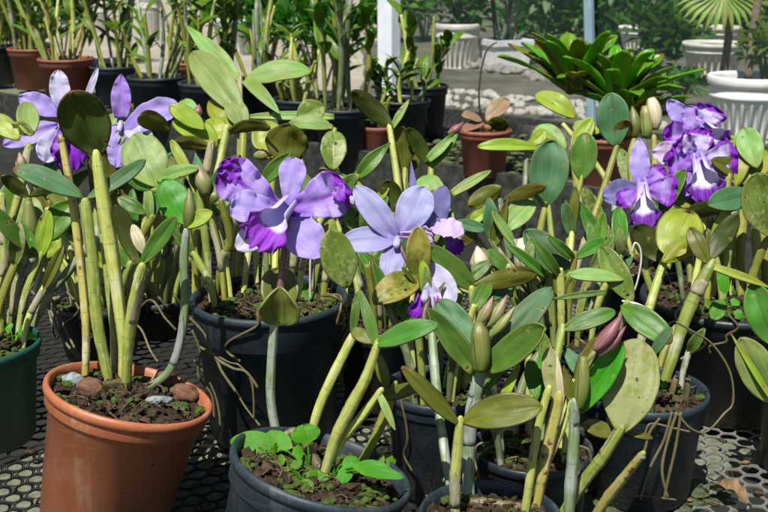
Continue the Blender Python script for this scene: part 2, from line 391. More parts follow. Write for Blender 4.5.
# ------------------------------------------------------------------ object helpers
ROOT = {}
def link(o, parent=None):
    COL.objects.link(o)
    if parent is not None: o.parent = parent
    return o
def rootloc(o):
    while o is not None and o.parent is not None: o = o.parent
    return o.location.copy() if o is not None else V((0, 0, 0))
def thing(name, label, cat, loc, group=None):
    o = bpy.data.objects.new(name, None); o.empty_display_size = .05
    link(o); o.location = loc
    o['label'] = label; o['category'] = cat
    if group: o['group'] = group
    return o
def tag(o, label, cat, group=None):
    o['label'] = label; o['category'] = cat
    if group: o['group'] = group
    return o
class MB:
    def __init__(s): s.v = []; s.f = []; s.uv = []; s.mi = []
    def add(s, vs, fs, uvs=None, mi=0):
        k = len(s.v)
        s.v += vs; s.uv += (uvs if uvs else [(0, 0)] * len(vs))
        s.f += [tuple(i + k for i in f) for f in fs]; s.mi += [mi] * len(fs)
    def build(s, name, mats, parent=None, smooth=True, solid=0, origin=None):
        off = rootloc(parent) if parent is not None else (V(origin) if origin is not None else V((0, 0, 0)))
        me = bpy.data.meshes.new(name)
        me.from_pydata([V(p) - off for p in s.v], [], s.f)
        if not isinstance(mats, (list, tuple)): mats = [mats]
        for m in mats: me.materials.append(m)
        uvl = me.uv_layers.new(name='UVMap')
        li = [0] * len(me.loops); me.loops.foreach_get('vertex_index', li)
        flat = []
        for i in li: flat += s.uv[i]
        uvl.data.foreach_set('uv', flat)
        me.polygons.foreach_set('material_index', s.mi)
        me.polygons.foreach_set('use_smooth', [smooth] * len(me.polygons))
        me.update()
        o = bpy.data.objects.new(name, me); link(o, parent)
        if parent is None and origin is not None: o.location = off
        if solid:
            md = o.modifiers.new('thickness', 'SOLIDIFY'); md.thickness = solid; md.offset = 0
        return o

def catmull(pts, n):
    out = []
    m = len(pts)
    for i in range(m - 1):
        p0 = pts[max(i - 1, 0)]; p1 = pts[i]; p2 = pts[i + 1]; p3 = pts[min(i + 2, m - 1)]
        for k in range(n):
            t = k / n
            out.append(.5 * ((2 * p1) + (p2 - p0) * t + (2 * p0 - 5 * p1 + 4 * p2 - p3) * t * t + (3 * p1 - p0 - 3 * p2 + p3) * t ** 3))
    out.append(pts[-1].copy())
    return out
def tube(mb, pts, radii, sides=10, ridge=0.0, node_len=0.0, mi=0, vscale=1.0, cap=True, seed=0):
    """pts: list of Vectors; radii: list of same length"""
    n = len(pts)
    vs, uv, fs = [], [], []
    t0 = (pts[1] - pts[0]).normalized()
    ref = V((0, -1, 0)) if abs(t0.y) < .9 else V((1, 0, 0))
    s = t0.cross(ref).normalized()
    acc = 0
    for i, p in enumerate(pts):
        t = (pts[min(i + 1, n - 1)] - pts[max(i - 1, 0)]).normalized()
        s = (s - t * s.dot(t)).normalized(); b = t.cross(s)
        if i: acc += (p - pts[i - 1]).length
        vv = acc / node_len if node_len else acc * 40
        r = radii[i] * (1 + .07 * noise.noise(V((acc * 60, seed, 0))) if node_len else 1)
        if node_len: vv += .22 * noise.noise(V((vv * .9, seed * 3, 1)))
        if node_len:
            fr = vv % 1.0; dn = min(fr, 1 - fr)
            r *= 1 + .055 * math.exp(-(dn / .035) ** 2) - .02 * math.exp(-((dn - .10) / .06) ** 2)
        for k in range(sides + 1):
            a = 2 * math.pi * k / sides
            rr = r * (1 + ridge * (.6 * math.cos(6 * a + seed) + .4 * math.cos(11 * a + seed * 2)))
            vs.append(p + (s * math.cos(a) + b * math.sin(a)) * rr)
            uv.append((k / sides, vv))
    w = sides + 1
    for i in range(n - 1):
        for k in range(sides):
            fs.append((i * w + k, i * w + k + 1, (i + 1) * w + k + 1, (i + 1) * w + k))
    if cap:
        for i, rev in ((0, True), (n - 1, False)):
            c = len(vs); vs.append(pts[i].copy()); uv.append((.5, uv[i * w][1]))
            for k in range(sides):
                f = (i * w + k, i * w + k + 1, c)
                fs.append(f if not rev else f[::-1])
    mb.add(vs, fs, uv, mi)
def lerp(a, b, t): return a + (b - a) * t
def interp(lst, t):
    x = t * (len(lst) - 1); i = min(int(x), len(lst) - 2)
    return lerp(lst[i], lst[i + 1], x - i)

def prof(kind, v):
    if kind == 'oval':
        if v < .5: return math.sin(math.pi * v) ** .8 * .94 + .06
        return max(0, 1 - ((v - .5) / .5) ** 2.5) ** .56
    if kind == 'round':  return max(0, math.sin(math.pi * v ** .95)) ** .55
    if kind == 'lance':  return max(0, math.sin(math.pi * v ** .75)) ** .95 + .10 * (1 - v)
    if kind == 'strap':  return min(1, .62 + v) * max(0, 1 - v ** 3.2) ** .75
    if kind == 'petal':
        if v < .58: return math.sin(math.pi * .5 * v / .58) ** .8 * .9 + .10
        return max(0, 1 - ((v - .58) / .42) ** 2.2) ** .55
    if kind == 'sepal':
        if v < .5: return math.sin(math.pi * v) ** .75 * .88 + .12
        return max(0, 1 - ((v - .5) / .5) ** 2.3) ** .58
    if kind == 'fan':    return min(1, .18 + 1.05 * v) * max(0, 1 - v ** 7) ** .5
    return 1
def blade(mb, b, t, n, width, kind='oval', bow=.06, fold=.12, cup=.0, ruffle=0.0, nu=8, nv=14, ph=0.0, twist=0.0, freq=22, mi=0, groove=0.0, wav=.0):
    a = t - b; Ln = a.length; a = a / Ln
    n = (n - a * n.dot(a)).normalized()
    s0 = a.cross(n)
    vs, uv, fs = [], [], []
    for j in range(nv + 1):
        v = 1 - (1 - j / nv) ** 1.45
        w = width * .5 * prof(kind, v) * (1 + .05 * noise.noise(V((v * 5, ph * 3, 1.3)))) + 1e-5
        ang = twist * (v - .5)
        s = s0 * math.cos(ang) + n * math.sin(ang); nn = n * math.cos(ang) - s0 * math.sin(ang)
        c = b + a * (Ln * v) + n * (bow * Ln * 4 * v * (1 - v))
        for i in range(nu + 1):
            u = 2 * i / nu - 1
            h = fold * abs(u) * w + cup * u * u * w - groove * w * math.exp(-(u / .12) ** 2) + wav * width * noise.noise(V((v * 3.2 + ph, u * 1.3, ph * 2.1)))
            if ruffle:
                h += ruffle * width * abs(u) ** 1.5 * (math.sin(freq * v + ph + (1.7 if u > 0 else 0)) + .5 * math.sin(freq * 2.3 * v + ph * 2 + u)) * (.3 + v)
                h += ruffle * .8 * width * max(0, v - .7) / .3 * math.sin(7 * u + ph)
            vs.append(c + s * (u * w) + nn * h)
            uv.append((.5 + u * .5, v))
    W = nu + 1
    for j in range(nv):
        for i in range(nu):
            fs.append((j * W + i, j * W + i + 1, (j + 1) * W + i + 1, (j + 1) * W + i))
    mb.add(vs, fs, uv, mi)
def facing(b, t, k):
    a = (t - b).normalized(); c = (CAM - (b + t) * .5).normalized()
    n0 = c - a * c.dot(a)
    n0.normalize()
    up = V((0, 0, 1)); upp = up - a * up.dot(a)
    n = n0 * (1 - abs(k)) + upp * k
    n.normalize()
    return n, max(.45, abs(n.dot(n0)))

# ------------------------------------------------------------------ pots
def lathe(mb, prof_pts, seg=48, mat4=None, flute=None, mi=0):
    vs, uv, fs = [], [], []
    m = len(prof_pts)
    for k in range(seg + 1):
        a = 2 * math.pi * k / seg
        for j, q in enumerate(prof_pts):
            r = q[0]
            if flute and len(q) > 2: r *= 1 + flute[1] * q[2] * math.cos(flute[0] * a)
            p = V((r * math.cos(a), r * math.sin(a), q[1]))
            vs.append(mat4 @ p if mat4 else p); uv.append((k / seg, j / m))
    for k in range(seg):
        for j in range(m - 1):
            fs.append((k * m + j, (k + 1) * m + j, (k + 1) * m + j + 1, k * m + j + 1))
    mb.add(vs, fs, uv, mi)
class Pot: pass
def make_pot(px, py, w, k, mat, label, name='potted_orchid', cat='potted orchid', taper=.76, tilt=(0, 0), zb=0.0, soil=.012, group=None, seed=0, seg=56, chips=90, moss=.25, collar=.17, H0=None):
    rz = (FW + UP * ((256 - py) / F)).z
    d = (H - zb) / (k * w / F - rz)
    D = w * d / F; Rr = D / 2; hgt = k * D
    top = P(px, py, d)
    rot = Matrix.Rotation(R(tilt[0]), 4, 'Y') @ Matrix.Rotation(R(tilt[1]), 4, 'X')
    # the rim centre is fixed; the pot hangs below it along its own axis
    m4 = Matrix.Translation(top) @ rot @ Matrix.Translation((0, 0, -hgt))
    th = thing(name, label, cat, m4 @ V((0, 0, 0)), group)
    rb = Rr * taper
    ch = collar * hgt
    e = Rr * .045
    pr = [(0.001, .004 * 0 + .0), (rb * .96, 0), (rb, .003), (rb * 1.005, hgt * .05), (rb * 1.015, hgt * .055),
          (lerp(rb, Rr * .93, .80), hgt - ch - .002), (Rr * .935, hgt - ch), (Rr * .955, hgt - ch + .002), (Rr * .955, hgt - .010),
          (Rr * .965, hgt - .008)]
    mb = MB(); lathe(mb, pr, seg, m4)
    body = mb.build('pot', mat, th)
    rim = [(Rr * .965, hgt - .0085), (Rr * .995, hgt - .007), (Rr, hgt - .003), (Rr * .99, hgt + .0003), (Rr * .96, hgt + .0012), (Rr * .935, hgt),
           (Rr * .92, hgt - .006), (Rr * .90, hgt - ch), (Rr * .86, hgt - ch - .012), (Rr * .8, hgt * .45)]
    mb = MB(); lathe(mb, rim, seg, m4); mb.build('rim', mat, body)
    # soil
    rr = random.Random(seed + 11)
    sr = Rr * .91; zs = hgt - soil
    mb = MB(); vs, fs, uv = [], [], []
    nr, na = 10, 40
    for i in range(nr + 1):
        for a in range(na):
            r = sr * i / nr; t = 2 * math.pi * a / na
            q = V((r * math.cos(t), r * math.sin(t), 0))
            q.z = zs + .007 * noise.noise(q * 60 + V((seed, 0, 0))) + .003 * (1 - (i / nr) ** 2) + .003 * noise.noise(q * 200)
            vs.append(m4 @ q); uv.append((0, 0))
    for i in range(nr):
        for a in range(na):
            fs.append((i * na + a, (i + 1) * na + a, (i + 1) * na + (a + 1) % na, i * na + (a + 1) % na))
    mb.add(vs, fs, uv, 0)
    for c in range(int(chips * 3.2)):
        r = sr * math.sqrt(rr.random()) * .95; t = rr.random() * 6.283
        q = V((r * math.cos(t), r * math.sin(t), 0))
        mo = noise.noise(q * 45 + V((seed * 3.3, 0, 0)))
        q.z = zs + .002 + rr.random() * .005
        if mo > .22 - moss * .45 and rr.random() < .75:           # cushions of moss grow in patches
            e_ = rr.uniform(.0015, .0045); blob(mb, m4 @ q, (e_ * 1.3, e_ * 1.3, e_ * .8), c, 1, .6, 2)
            continue
        big = rr.random()
        sx, sy, sz = (rr.uniform(.004, .010), rr.uniform(.003, .006), rr.uniform(.002, .004)) if big < .10 else (rr.uniform(.0015, .004), rr.uniform(.0012, .003), rr.uniform(.001, .0025))
        mm = m4 @ Matrix.Translation(q) @ Matrix.Rotation(rr.random() * 6.28, 4, 'Z') @ Matrix.Rotation(rr.uniform(-.7, .7), 4, 'X') @ Matrix.Rotation(rr.uniform(-.7, .7), 4, 'Y')
        cs = [mm @ V((x * sx * rr.uniform(.3, 1.2), y * sy * rr.uniform(.3, 1.2), z * sz * rr.uniform(.4, 1.2))) for x in (-1, 1) for y in (-1, 1) for z in (-1, 1)]
        mb.add(cs, [(0, 1, 3, 2), (4, 6, 7, 5), (0, 4, 5, 1), (2, 3, 7, 6), (0, 2, 6, 4), (1, 5, 7, 3)], None, 1 if rr.random() < .6 else 0)
    for c in range(chips // 7):                                     # fibres and dead roots
        r = sr * math.sqrt(rr.random()) * .8; t = rr.random() * 6.283; l = rr.uniform(.01, .03); t2 = rr.random() * 6.283
        pts = [m4 @ V((r * math.cos(t) + l * f * math.cos(t2 + f), r * math.sin(t) + l * f * math.sin(t2 + f), zs + .006 + .004 * math.sin(f * 3))) for f in (0, .33, .66, 1)]
        tube(mb, pts, [rr.uniform(.0004, .0010)] * 4, 5, 0, mi=3)
    mb.build('soil', [M['soil'], M['chip'], M['moss'], M['fibre']], body, smooth=False)
    p = Pot(); p.th = th; p.d = d; p.D = D; p.R = Rr; p.top = top; p.m4 = m4; p.hgt = hgt; p.zs = (m4 @ V((0, 0, zs))).z
    p.n = (rot @ V((0, 0, 1))).normalized(); p.c = m4 @ V((0, 0, zs)); p.seed = seed
    return p
def soil_pt(p, x, y):
    ray = FW + RT * ((x - 384) / F) + UP * ((256 - y) / F)
    d = (p.c - CAM).dot(p.n) / ray.dot(p.n)
    d = max(p.d - p.R * .8, min(p.d + p.R * .8, d))
    return d

# ------------------------------------------------------------------ plant parts
class Cane: pass
def cane(p, pts, w, mat='y', dt=0.0, d0=None, node=27, name='cane', ridge=.085, sides=22, taper=None, db=None):
    """pts: pixels from the pot up to the tip; w: width in pixels (one number or a list)."""
    if d0 is None: d0 = soil_pt(p, *pts[0]) if p else db
    n = len(pts); stub = name == 'stub' or mat == 'twig'
    ln = [0]
    for i in range(1, n): ln.append(ln[-1] + math.hypot(pts[i][0] - pts[i - 1][0], pts[i][1] - pts[i - 1][1]))
    W = [P(x, y, d0 + dt * (ln[i] / ln[-1])) for i, (x, y) in enumerate(pts)]
    W[0] = W[0] - V((0, 0, .008))
    if not stub: W.append(W[-1] + (W[-1] - W[-2]).normalized() * ((w[-1] if isinstance(w, (list, tuple)) else w) * d0 / F * .85))
    if not isinstance(w, (list, tuple)): w = [w * .68, w * .9, w * 1.05, w * 1.08, w * .86]
    w = list(w) + ([] if stub else [w[-1] * .30])
    path = catmull(W, 9)
    m = len(path)
    rad = [.90 * interp(w, i / (m - 1)) * (d0 + dt * i / (m - 1)) / F * .5 * rnd.uniform(.97, 1.03) for i in range(m)]
    mb = MB()
    tube(mb, path, rad, sides, ridge, node * d0 / F, seed=rnd.random() * 6)
    c = Cane(); c.o = mb.build(name, CM[mat], p.th if hasattr(p, 'th') else p); c.d = d0 + dt; c.tip = path[-1]; c.d0 = d0
    if name == 'cane' and max(w) > 7.5 and rnd.random() < (.3 if mat == 'y' else .8):      # dry papery sheaths left on the pseudobulb
        for q in range(rnd.choice((1, 1, 2))):
            i0 = int(m * rnd.uniform(.08, .62)); i1 = min(m - 3, i0 + max(4, int(m * rnd.uniform(.12, .3))))
            if i1 - i0 < 3: continue
            a0 = rnd.random() * 6.283; cov = rnd.uniform(2.2, 4.6); sd = rnd.random() * 9
            vs, fs, uv = [], [], []
            ns = 14
            for i in range(i0, i1 + 1):
                t = (path[min(i + 1, m - 1)] - path[i - 1]).normalized()
                s_ = t.cross(V((0, -1, 0)) if abs(t.y) < .9 else V((1, 0, 0))).normalized(); b_ = t.cross(s_)
                f = (i - i0) / (i1 - i0)
                for k in range(ns + 1):
                    g = k / ns; a = a0 + cov * (g - .5) * (1 - .5 * f ** 2)
                    rag = f * (path[i1] - path[i0]).length * .35 * noise.noise(V((g * 5, sd, 0)))
                    fl = 1.05 + .10 * f * f * (.5 + noise.noise(V((g * 4, sd, f))))+ .16 * abs(g - .5) ** 3 * 8 * f
                    vs.append(path[i] + t * rag + (s_ * math.cos(a) + b_ * math.sin(a)) * rad[i] * fl); uv.append((g * .5, f * 1.7 + sd))
            for i in range(i1 - i0):
                for k in range(ns): fs.append((i * (ns + 1) + k, i * (ns + 1) + k + 1, (i + 1) * (ns + 1) + k + 1, (i + 1) * (ns + 1) + k))
            sm = MB(); sm.add(vs, fs, uv); sm.build('sheath', M['dryskin'] if mat != 's' else M['silverskin'], c.o, solid=.0003)
    return c
def leaf(c, b, t, w, k=.15, dd=0.0, mat='mid', bow=.05, fold=.14, cup=.05, kind='oval', db=0.0, name='leaf', thick=.0019, twist=None, ruffle=.0, parent=None, mats=None):
    d = c.d + db
    B = P(b[0], b[1], d); T = P(t[0], t[1], d + dd)
    n, f = facing(B, T, k)
    mb = MB()
    sg = 1 if k >= 0 else -1
    blade(mb, B, T, n, w * d / F / f, kind, bow * sg, fold * sg, cup * sg, ruffle=ruffle + .006, twist=rnd.uniform(-.25, .25) if twist is None else twist, ph=rnd.random() * 6, freq=9, nu=14, nv=20, groove=.05, wav=.075)
    return mb.build(name, mats or LM[mat], parent or c.o, solid=thick)
def bud(c, b, t, w, mat, dd=0.0, db=0.0, name='bud', shape=(.35, .8, 1, .85, .5, .08)):
    d = c.d + db
    B = P(b[0], b[1], d); T = P(t[0], t[1], d + dd)
    pts = [B.lerp(T, i / 12) for i in range(13)]
    bw = (T - B).cross(CAM - B).normalized() * (T - B).length * .04
    pts = [q + bw * math.sin(i / 12 * math.pi) for i, q in enumerate(pts)]
    mb = MB(); tube(mb, pts, [interp(shape, i / 12) * w * d / F * .5 for i in range(13)], 20, .05, node_len=(T - B).length * 1.02, seed=rnd.random() * 6)
    return mb.build(name, M[mat], c.o)
class Flower: pass
def flower(c, path, w, mat='stem', ctr=None, dt=0.0):
    """pedicel + column as the flower's own mesh"""
    n = len(path)
    W = [P(x, y, c.d + dt * i / (n - 1)) for i, (x, y) in enumerate(path)]
    pp = catmull(W, 8); m = len(pp)
    mb = MB(); tube(mb, pp, [w * c.d / F * .5 * (1 - .25 * i / m) for i in range(m)], 8, 0.03)
    fl = Flower(); fl.d = c.d + dt; fl.c = path[-1]
    # column: a short pale finger over the lip
    cx, cy = path[-1]
    q = [P(cx, cy, fl.d), P(cx - 1, cy + 4, fl.d - .006), P(cx - 2, cy + 9, fl.d - .011)]
    q = catmull(q, 4)
    tube(mb, q, [.0035, .0036, .0036, .0036, .0038, .0038, .0036, .003, .0022], 8, 0, mi=1)
    fl.o = mb.build('flower', [CM[mat], PM['white']], c.th if hasattr(c, 'th') else c.o.parent)
    return fl
def petal(f, b, t, w, k=.1, dd=0.0, mat='sep', kind='petal', bow=.06, cup=.12, fold=0.0, ruffle=0.05, name='petal', db=0.0, freq=22):
    d = f.d + db
    B = P(b[0], b[1], d); T = P(t[0], t[1], d + dd)
    n, ff = facing(B, T, k)
    mb = MB(); blade(mb, B, T, n, w * d / F / ff, kind, bow, fold, cup, ruffle=ruffle, nu=20, nv=28, ph=rnd.random() * 6, twist=rnd.uniform(-.3, .3), freq=freq, groove=.03, wav=.10)
    return mb.build(name, PM[mat], f.o, solid=.0003)
def lip(f, b, t, w, dd=-.02, mat='lip', k=.3, ruf=.10, db=0.0):
    d = f.d + db
    B = P(b[0], b[1], d); T = P(t[0], t[1], d + dd)
    n, ff = facing(B, T, k)
    a = T - B; Ln = a.length; a.normalize(); n = (n - a * n.dot(a)).normalized(); s = a.cross(n)
    W = w * d / F
    vs, uv, fs = [], [], []
    nu, nv = 30, 22
    for j in range(nv + 1):
        v = j / nv
        phi = 2.7 if v < .45 else lerp(2.7, .75, (v - .45) / .55)
        half = W * .5 * interp([.50, .56, .60, .70, 1.0, 1.12, .86], v)
        rad = half / min(phi, 1.75)
        for i in range(nu + 1):
            u = 2 * i / nu - 1
            ed = max(0, v - .55) / .45
            vloc = v - .10 * ed * u * u
            q = B + a * (Ln * vloc) + s * (rad * math.sin(phi * u)) + n * (rad * (1 - math.cos(phi * u)) - .25 * W * ed * ed)
            q += n * (ruf * W * math.sin(17 * u + 2) * (ed ** 1.5) * .6) + s * (ruf * W * math.sin(15 * v * 2 + 9 * u) * ed * abs(u) * .7)
            q += a * (ruf * W * .6 * math.sin(13 * u) * ed ** 3)
            vs.append(q); uv.append((i / nu, v))
    for j in range(nv):
        for i in range(nu):
            fs.append((j * (nu + 1) + i, j * (nu + 1) + i + 1, (j + 1) * (nu + 1) + i + 1, (j + 1) * (nu + 1) + i))
    mb = MB(); mb.add(vs, fs, uv); return mb.build('lip', PM[mat], f.o, solid=.0003)
def root(p, pts, w=3, d=None, dt=0.0, mat='root'):
    n = len(pts)
    W = [P(x, y, d + dt * i / (n - 1)) for i, (x, y) in enumerate(pts)]
    pp = catmull(W, 7)
    mb = MB(); tube(mb, pp, [w * d / F * .5 * rnd.uniform(.85, 1.1) for _ in pp], 7, 0, node_len=.05)
    return mb.build('root', CM[mat], p.th)
def weed(p, x, y, leaves, name='weed'):
    """a little weed rooted at pixel (x, y) of the pot: leaves = [(tip x, tip y, width, dd)]"""
    d = soil_pt(p, x, y); B = P(x, y, d) - V((0, 0, .004))
    mb = MB()
    for (tx, ty, w, dd) in leaves:
        T = P(tx, ty, d + dd); mid = B.lerp(T, .35) + V((0, 0, .012))
        tube(mb, catmull([B, B.lerp(mid, .6) + V((0, 0, .004)), mid], 3), [.0009] * 7, 5, 0)
        n, f = facing(mid, T, .35)
        blade(mb, mid, T, n, w * d / F / f, 'round', .08, .15, 0, ruffle=.04, nu=8, nv=10, ph=rnd.random() * 6, twist=rnd.uniform(-.4, .4))
    return mb.build(name, M['weed'], p.th)
def filler(p, n, seed, h=(70, 150), spread=.35, w=(6.5, 8.5), lw=(9, 17), ll=(28, 56), mats=('mid', 'pale', 'olive', 'lime', 'teal', 'mid', 'speck')):
    """the younger and older growths of a pot: short canes with one or two leaves"""
    rr = random.Random(seed)
    for i in range(n):
        a = rr.random() * 6.283; r = p.R * .75 * math.sqrt(rr.random())
        B = p.c + V((r * math.cos(a), r * math.sin(a), 0)); rel = B - CAM
        d = rel.dot(FW); x = 384 + F * rel.dot(RT) / d; y = 256 - F * rel.dot(UP) / d
        hh = rr.uniform(*h); dx = math.cos(a) * hh * spread * rr.uniform(.3, 1.2)
        c = cane(p, [(x, y), (x + dx * .3, y - hh * .5), (x + dx, y - hh)], rr.uniform(*w), rr.choice('yygodo'), math.sin(a) * .03, d0=d, node=rr.uniform(24, 34))
        tx, ty = x + dx, y - hh
        for q in range(rr.choice((1, 1, 2))):
            l = rr.uniform(*ll); t = rr.uniform(-.9, .9) if q == 0 else -t + rr.uniform(-.3, .3)
            leaf(c, (tx, ty + 2), (tx + math.sin(t) * l, ty - math.cos(t) * l), rr.uniform(*lw), rr.uniform(.05, .45), rr.uniform(-.02, .025), rr.choice(mats), bow=rr.uniform(.0, .14), fold=rr.uniform(.1, .5), kind=rr.choice(('oval', 'oval', 'lance', 'strap', 'round')))
def tangle(p, n, seed, w=2.6, ln=(.03, .09), mats=('rootd', 'rootd', 'root')):
    """aerial roots spilling over the rim and down the pot"""
    rr = random.Random(seed)
    for i in range(n):
        a = -math.pi / 2 + rr.uniform(-1.2, 1.2); L_ = rr.uniform(*ln)
        pts = []; z = .012; r = p.R * .80
        for k in range(7):
            f = k / 6
            q = V((math.cos(a) * r, math.sin(a) * r, p.hgt + z)); pts.append(p.m4 @ q)
            a += rr.uniform(-.2, .2)
            if k == 0: r = p.R * .97; z = .010
            elif k == 1: r = p.R * 1.03; z = -.002
            else: r = p.R * lerp(1.02, .94, f) + rr.uniform(0, .002); z -= L_ / 5 * rr.uniform(.6, 1.3)
        pp = catmull(pts, 6); mb = MB(); tube(mb, pp, [w * p.d / F * .5 * rr.uniform(.85, 1.1) for _ in pp], 7, 0, node_len=.05)
        mb.build('root', CM[rr.choice(mats)], p.th)
def blob(mb, c, r, seed, sub=2, amp=.3, mi=0, fr=2.2, rot=0):
    import bmesh
    bm = bmesh.new(); bmesh.ops.create_icosphere(bm, subdivisions=sub, radius=1)
    vs = []
    mr = Matrix.Rotation(rot, 3, 'Z')
    for v in bm.verts:
        q = v.co.normalized()
        s = 1 + amp * noise.noise(q * fr * .6 + V((seed * 3.1, 0, 0))) + amp * .4 * noise.noise(q * fr * 2 + V((0, seed * 1.7, 0)))
        q = q * s
        vs.append(V(c) + mr @ V((q.x * r[0], q.y * r[1], q.z * r[2])))
    fs = [tuple(v.index for v in f.verts) for f in bm.faces]
    bm.free(); mb.add(vs, fs, None, mi)


# ================================================================== the setting
def structure(o): o['kind'] = 'structure'; return o
def uvw(u, v, z): return BU * u + BV * v + V((0, 0, z))
mb = MB(); S = 60
mb.add([V((-S, -20, GZ)), V((S, -20, GZ)), V((S, 90, GZ)), V((-S, 90, GZ))], [(0, 1, 2, 3)])
structure(mb.build('ground', mat_ground(), smooth=False))
# dark planted soil right of the white post, its edge wavering
mb = MB(); vs = []
edge = []
for i in range(41):
    y = 3.2 + i * .65
    edge.append(V((y * (-.02 if y < 16 else .0) + .18 * noise.noise(V((i * .6, 0, 0))), y, GZ + .004)))
for e in edge: vs += [e, V((e.y * .9 + 3, e.y, GZ + .004))]
mb.add(vs, [(2 * i, 2 * i + 1, 2 * i + 3, 2 * i + 2) for i in range(40)])
structure(mb.build('soil_bed', mat_bed(), smooth=False))
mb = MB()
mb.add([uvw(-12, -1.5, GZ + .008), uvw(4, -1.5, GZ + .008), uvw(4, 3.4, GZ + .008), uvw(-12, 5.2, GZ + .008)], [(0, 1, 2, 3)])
structure(mb.build('damp_shade_ground', mat_simple('damp_shade_concrete', (.008, .009, .007), (.026, .027, .02), 5, .9, .5, .01, .3), smooth=False))  # moist ground, its colour blackened to hold the shade below the benches

# ------------------------------------------------------------------ benches
def box(mb, o, ax, ay, az, mi=0):
    """corner o and three edge vectors"""
    v = [o, o + ax, o + ax + ay, o + ay, o + az, o + ax + az, o + ax + ay + az, o + ay + az]
    mb.add(v, [(3, 2, 1, 0), (4, 5, 6, 7), (0, 1, 5, 4), (1, 2, 6, 5), (2, 3, 7, 6), (3, 0, 4, 7)], None, mi)
def mesh_sheet(u0, u1, v0, v1, pitch, hole, vis, thick=.0022, squeeze=1.0):
    """a moulded sheet of rounded honeycomb holes, only laid where vis(u, v)"""
    mb = MB()
    pv = pitch * math.sqrt(3) / 2 * squeeze
    rows = int((v1 - v0) / pv); cols = int((u1 - u0) / pitch)
    outer = []
    for k in range(12):
        a = math.pi * k / 6 + math.pi / 6
        r = pitch / math.sqrt(3) * (1 if k % 2 == 0 else math.cos(math.pi / 6))
        outer.append((r * math.cos(a), r * math.sin(a) * squeeze))
    hr = [hole * .5 * (1.045 if k % 2 == 0 else .99) for k in range(12)]
    inner = [(hr[k] * math.cos(math.pi * k / 6 + math.pi / 6), hr[k] * math.sin(math.pi * k / 6 + math.pi / 6) * squeeze) for k in range(12)]
    for j in range(rows):
        for i in range(cols):
            u = u0 + (i + .5 * (j % 2)) * pitch; v = v0 + j * pv
            if not vis(u, v): continue
            wz = .004 * noise.noise(V((u * 3, v * 3, 0))) - .002
            du_ = .0012 * noise.noise(V((u * 9, v * 9, 4))); u += du_; v += .0012 * noise.noise(V((u * 9, v * 9, 9)))
            vs = [uvw(u + x, v + y, wz) for x, y in outer] + [uvw(u + x, v + y, wz) for x, y in inner] + [uvw(u + x, v + y, wz - thick) for x, y in inner]
            fs = []
            for k in range(12):
                n = (k + 1) % 12
                fs.append((k, n, 12 + n, 12 + k)); fs.append((12 + k, 12 + n, 24 + n, 24 + k))
            mb.add(vs, fs)
    return mb
def make_bench(label, u0, u1, v0, v1, legs, mesh_args, fascia, boards, cross=()):
    b = thing('plant_bench', label, 'plant bench', uvw((u0 + u1) / 2, (v0 + v1) / 2, GZ))
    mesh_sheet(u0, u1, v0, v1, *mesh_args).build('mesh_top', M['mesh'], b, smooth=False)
    for v in (v0, v1):
        mb = MB(); s = -.03 if v == v0 else .004
        box(mb, uvw(u0, v + s, -fascia), BU * (u1 - u0), BV * .026, V((0, 0, fascia + .012)))
        mb.build('fascia_board', M['wood'], b, smooth=False)
    for (vb, wb) in boards:
        mb = MB(); box(mb, uvw(u0, vb, -.040), BU * (u1 - u0), BV * wb, V((0, 0, .022))); mb.build('board', M['slat'], b, smooth=False)
    for (ua, ub) in cross:
        mb = MB(); box(mb, uvw(ua, v0 + .03, -.040), BU * (ub - ua), BV * (v1 - v0 - .03), V((0, 0, .024))); mb.build('cross_board', M['slat'], b, smooth=False)
    for u in legs:
        for v in (v0 + .05, v1 - .1):
            mb = MB(); box(mb, uvw(u, v, GZ), BU * .06, BV * .06, V((0, 0, -GZ - .042))); mb.build('leg', M['wood'], b, smooth=False)
def vis1(u, v):
    q = uvw(u, v, 0)
    if q.y < .55: return False
    return abs(q.x) < q.y * .55 + .15
make_bench('near black mesh bench carrying the front row of orchid pots', -1.5, 1.6, .10, 1.40, (-1.2, .1, 1.3), (.0200, .0181, vis1, .0018, 1.12), .07,
           [], [(-1.02, -.74), (-.50, -.41)])
make_bench('rear mesh bench with a thick grey front board under cane orchids', -4.2, 1.9, 2.12, 2.86, (-3.6, -1.8, 0, 1.6), (.024, .019, lambda u, v: -3.6 < u < 1.8), .15,
           [(2.2, .16), (2.45, .16), (2.68, .12)])
# moss along the front board of the rear bench and fallen bits: soft low clumps
mb = MB(); rr = random.Random(5)
for i in range(1500):
    u = rr.uniform(-3.2, 1.0); v = 2.12 + abs(rr.gauss(0, .22)); s = rr.uniform(.004, .014)
    if v > 2.84: continue
    blob(mb, uvw(u, v, .004), (s * 1.6, s * 1.2, s * .35), i, 1, .5)
o = mb.build('moss', mat_simple('dull_moss', (.05, .075, .025), (.13, .15, .07), 200, .95, .8, .004, .2)); o['kind'] = 'stuff'

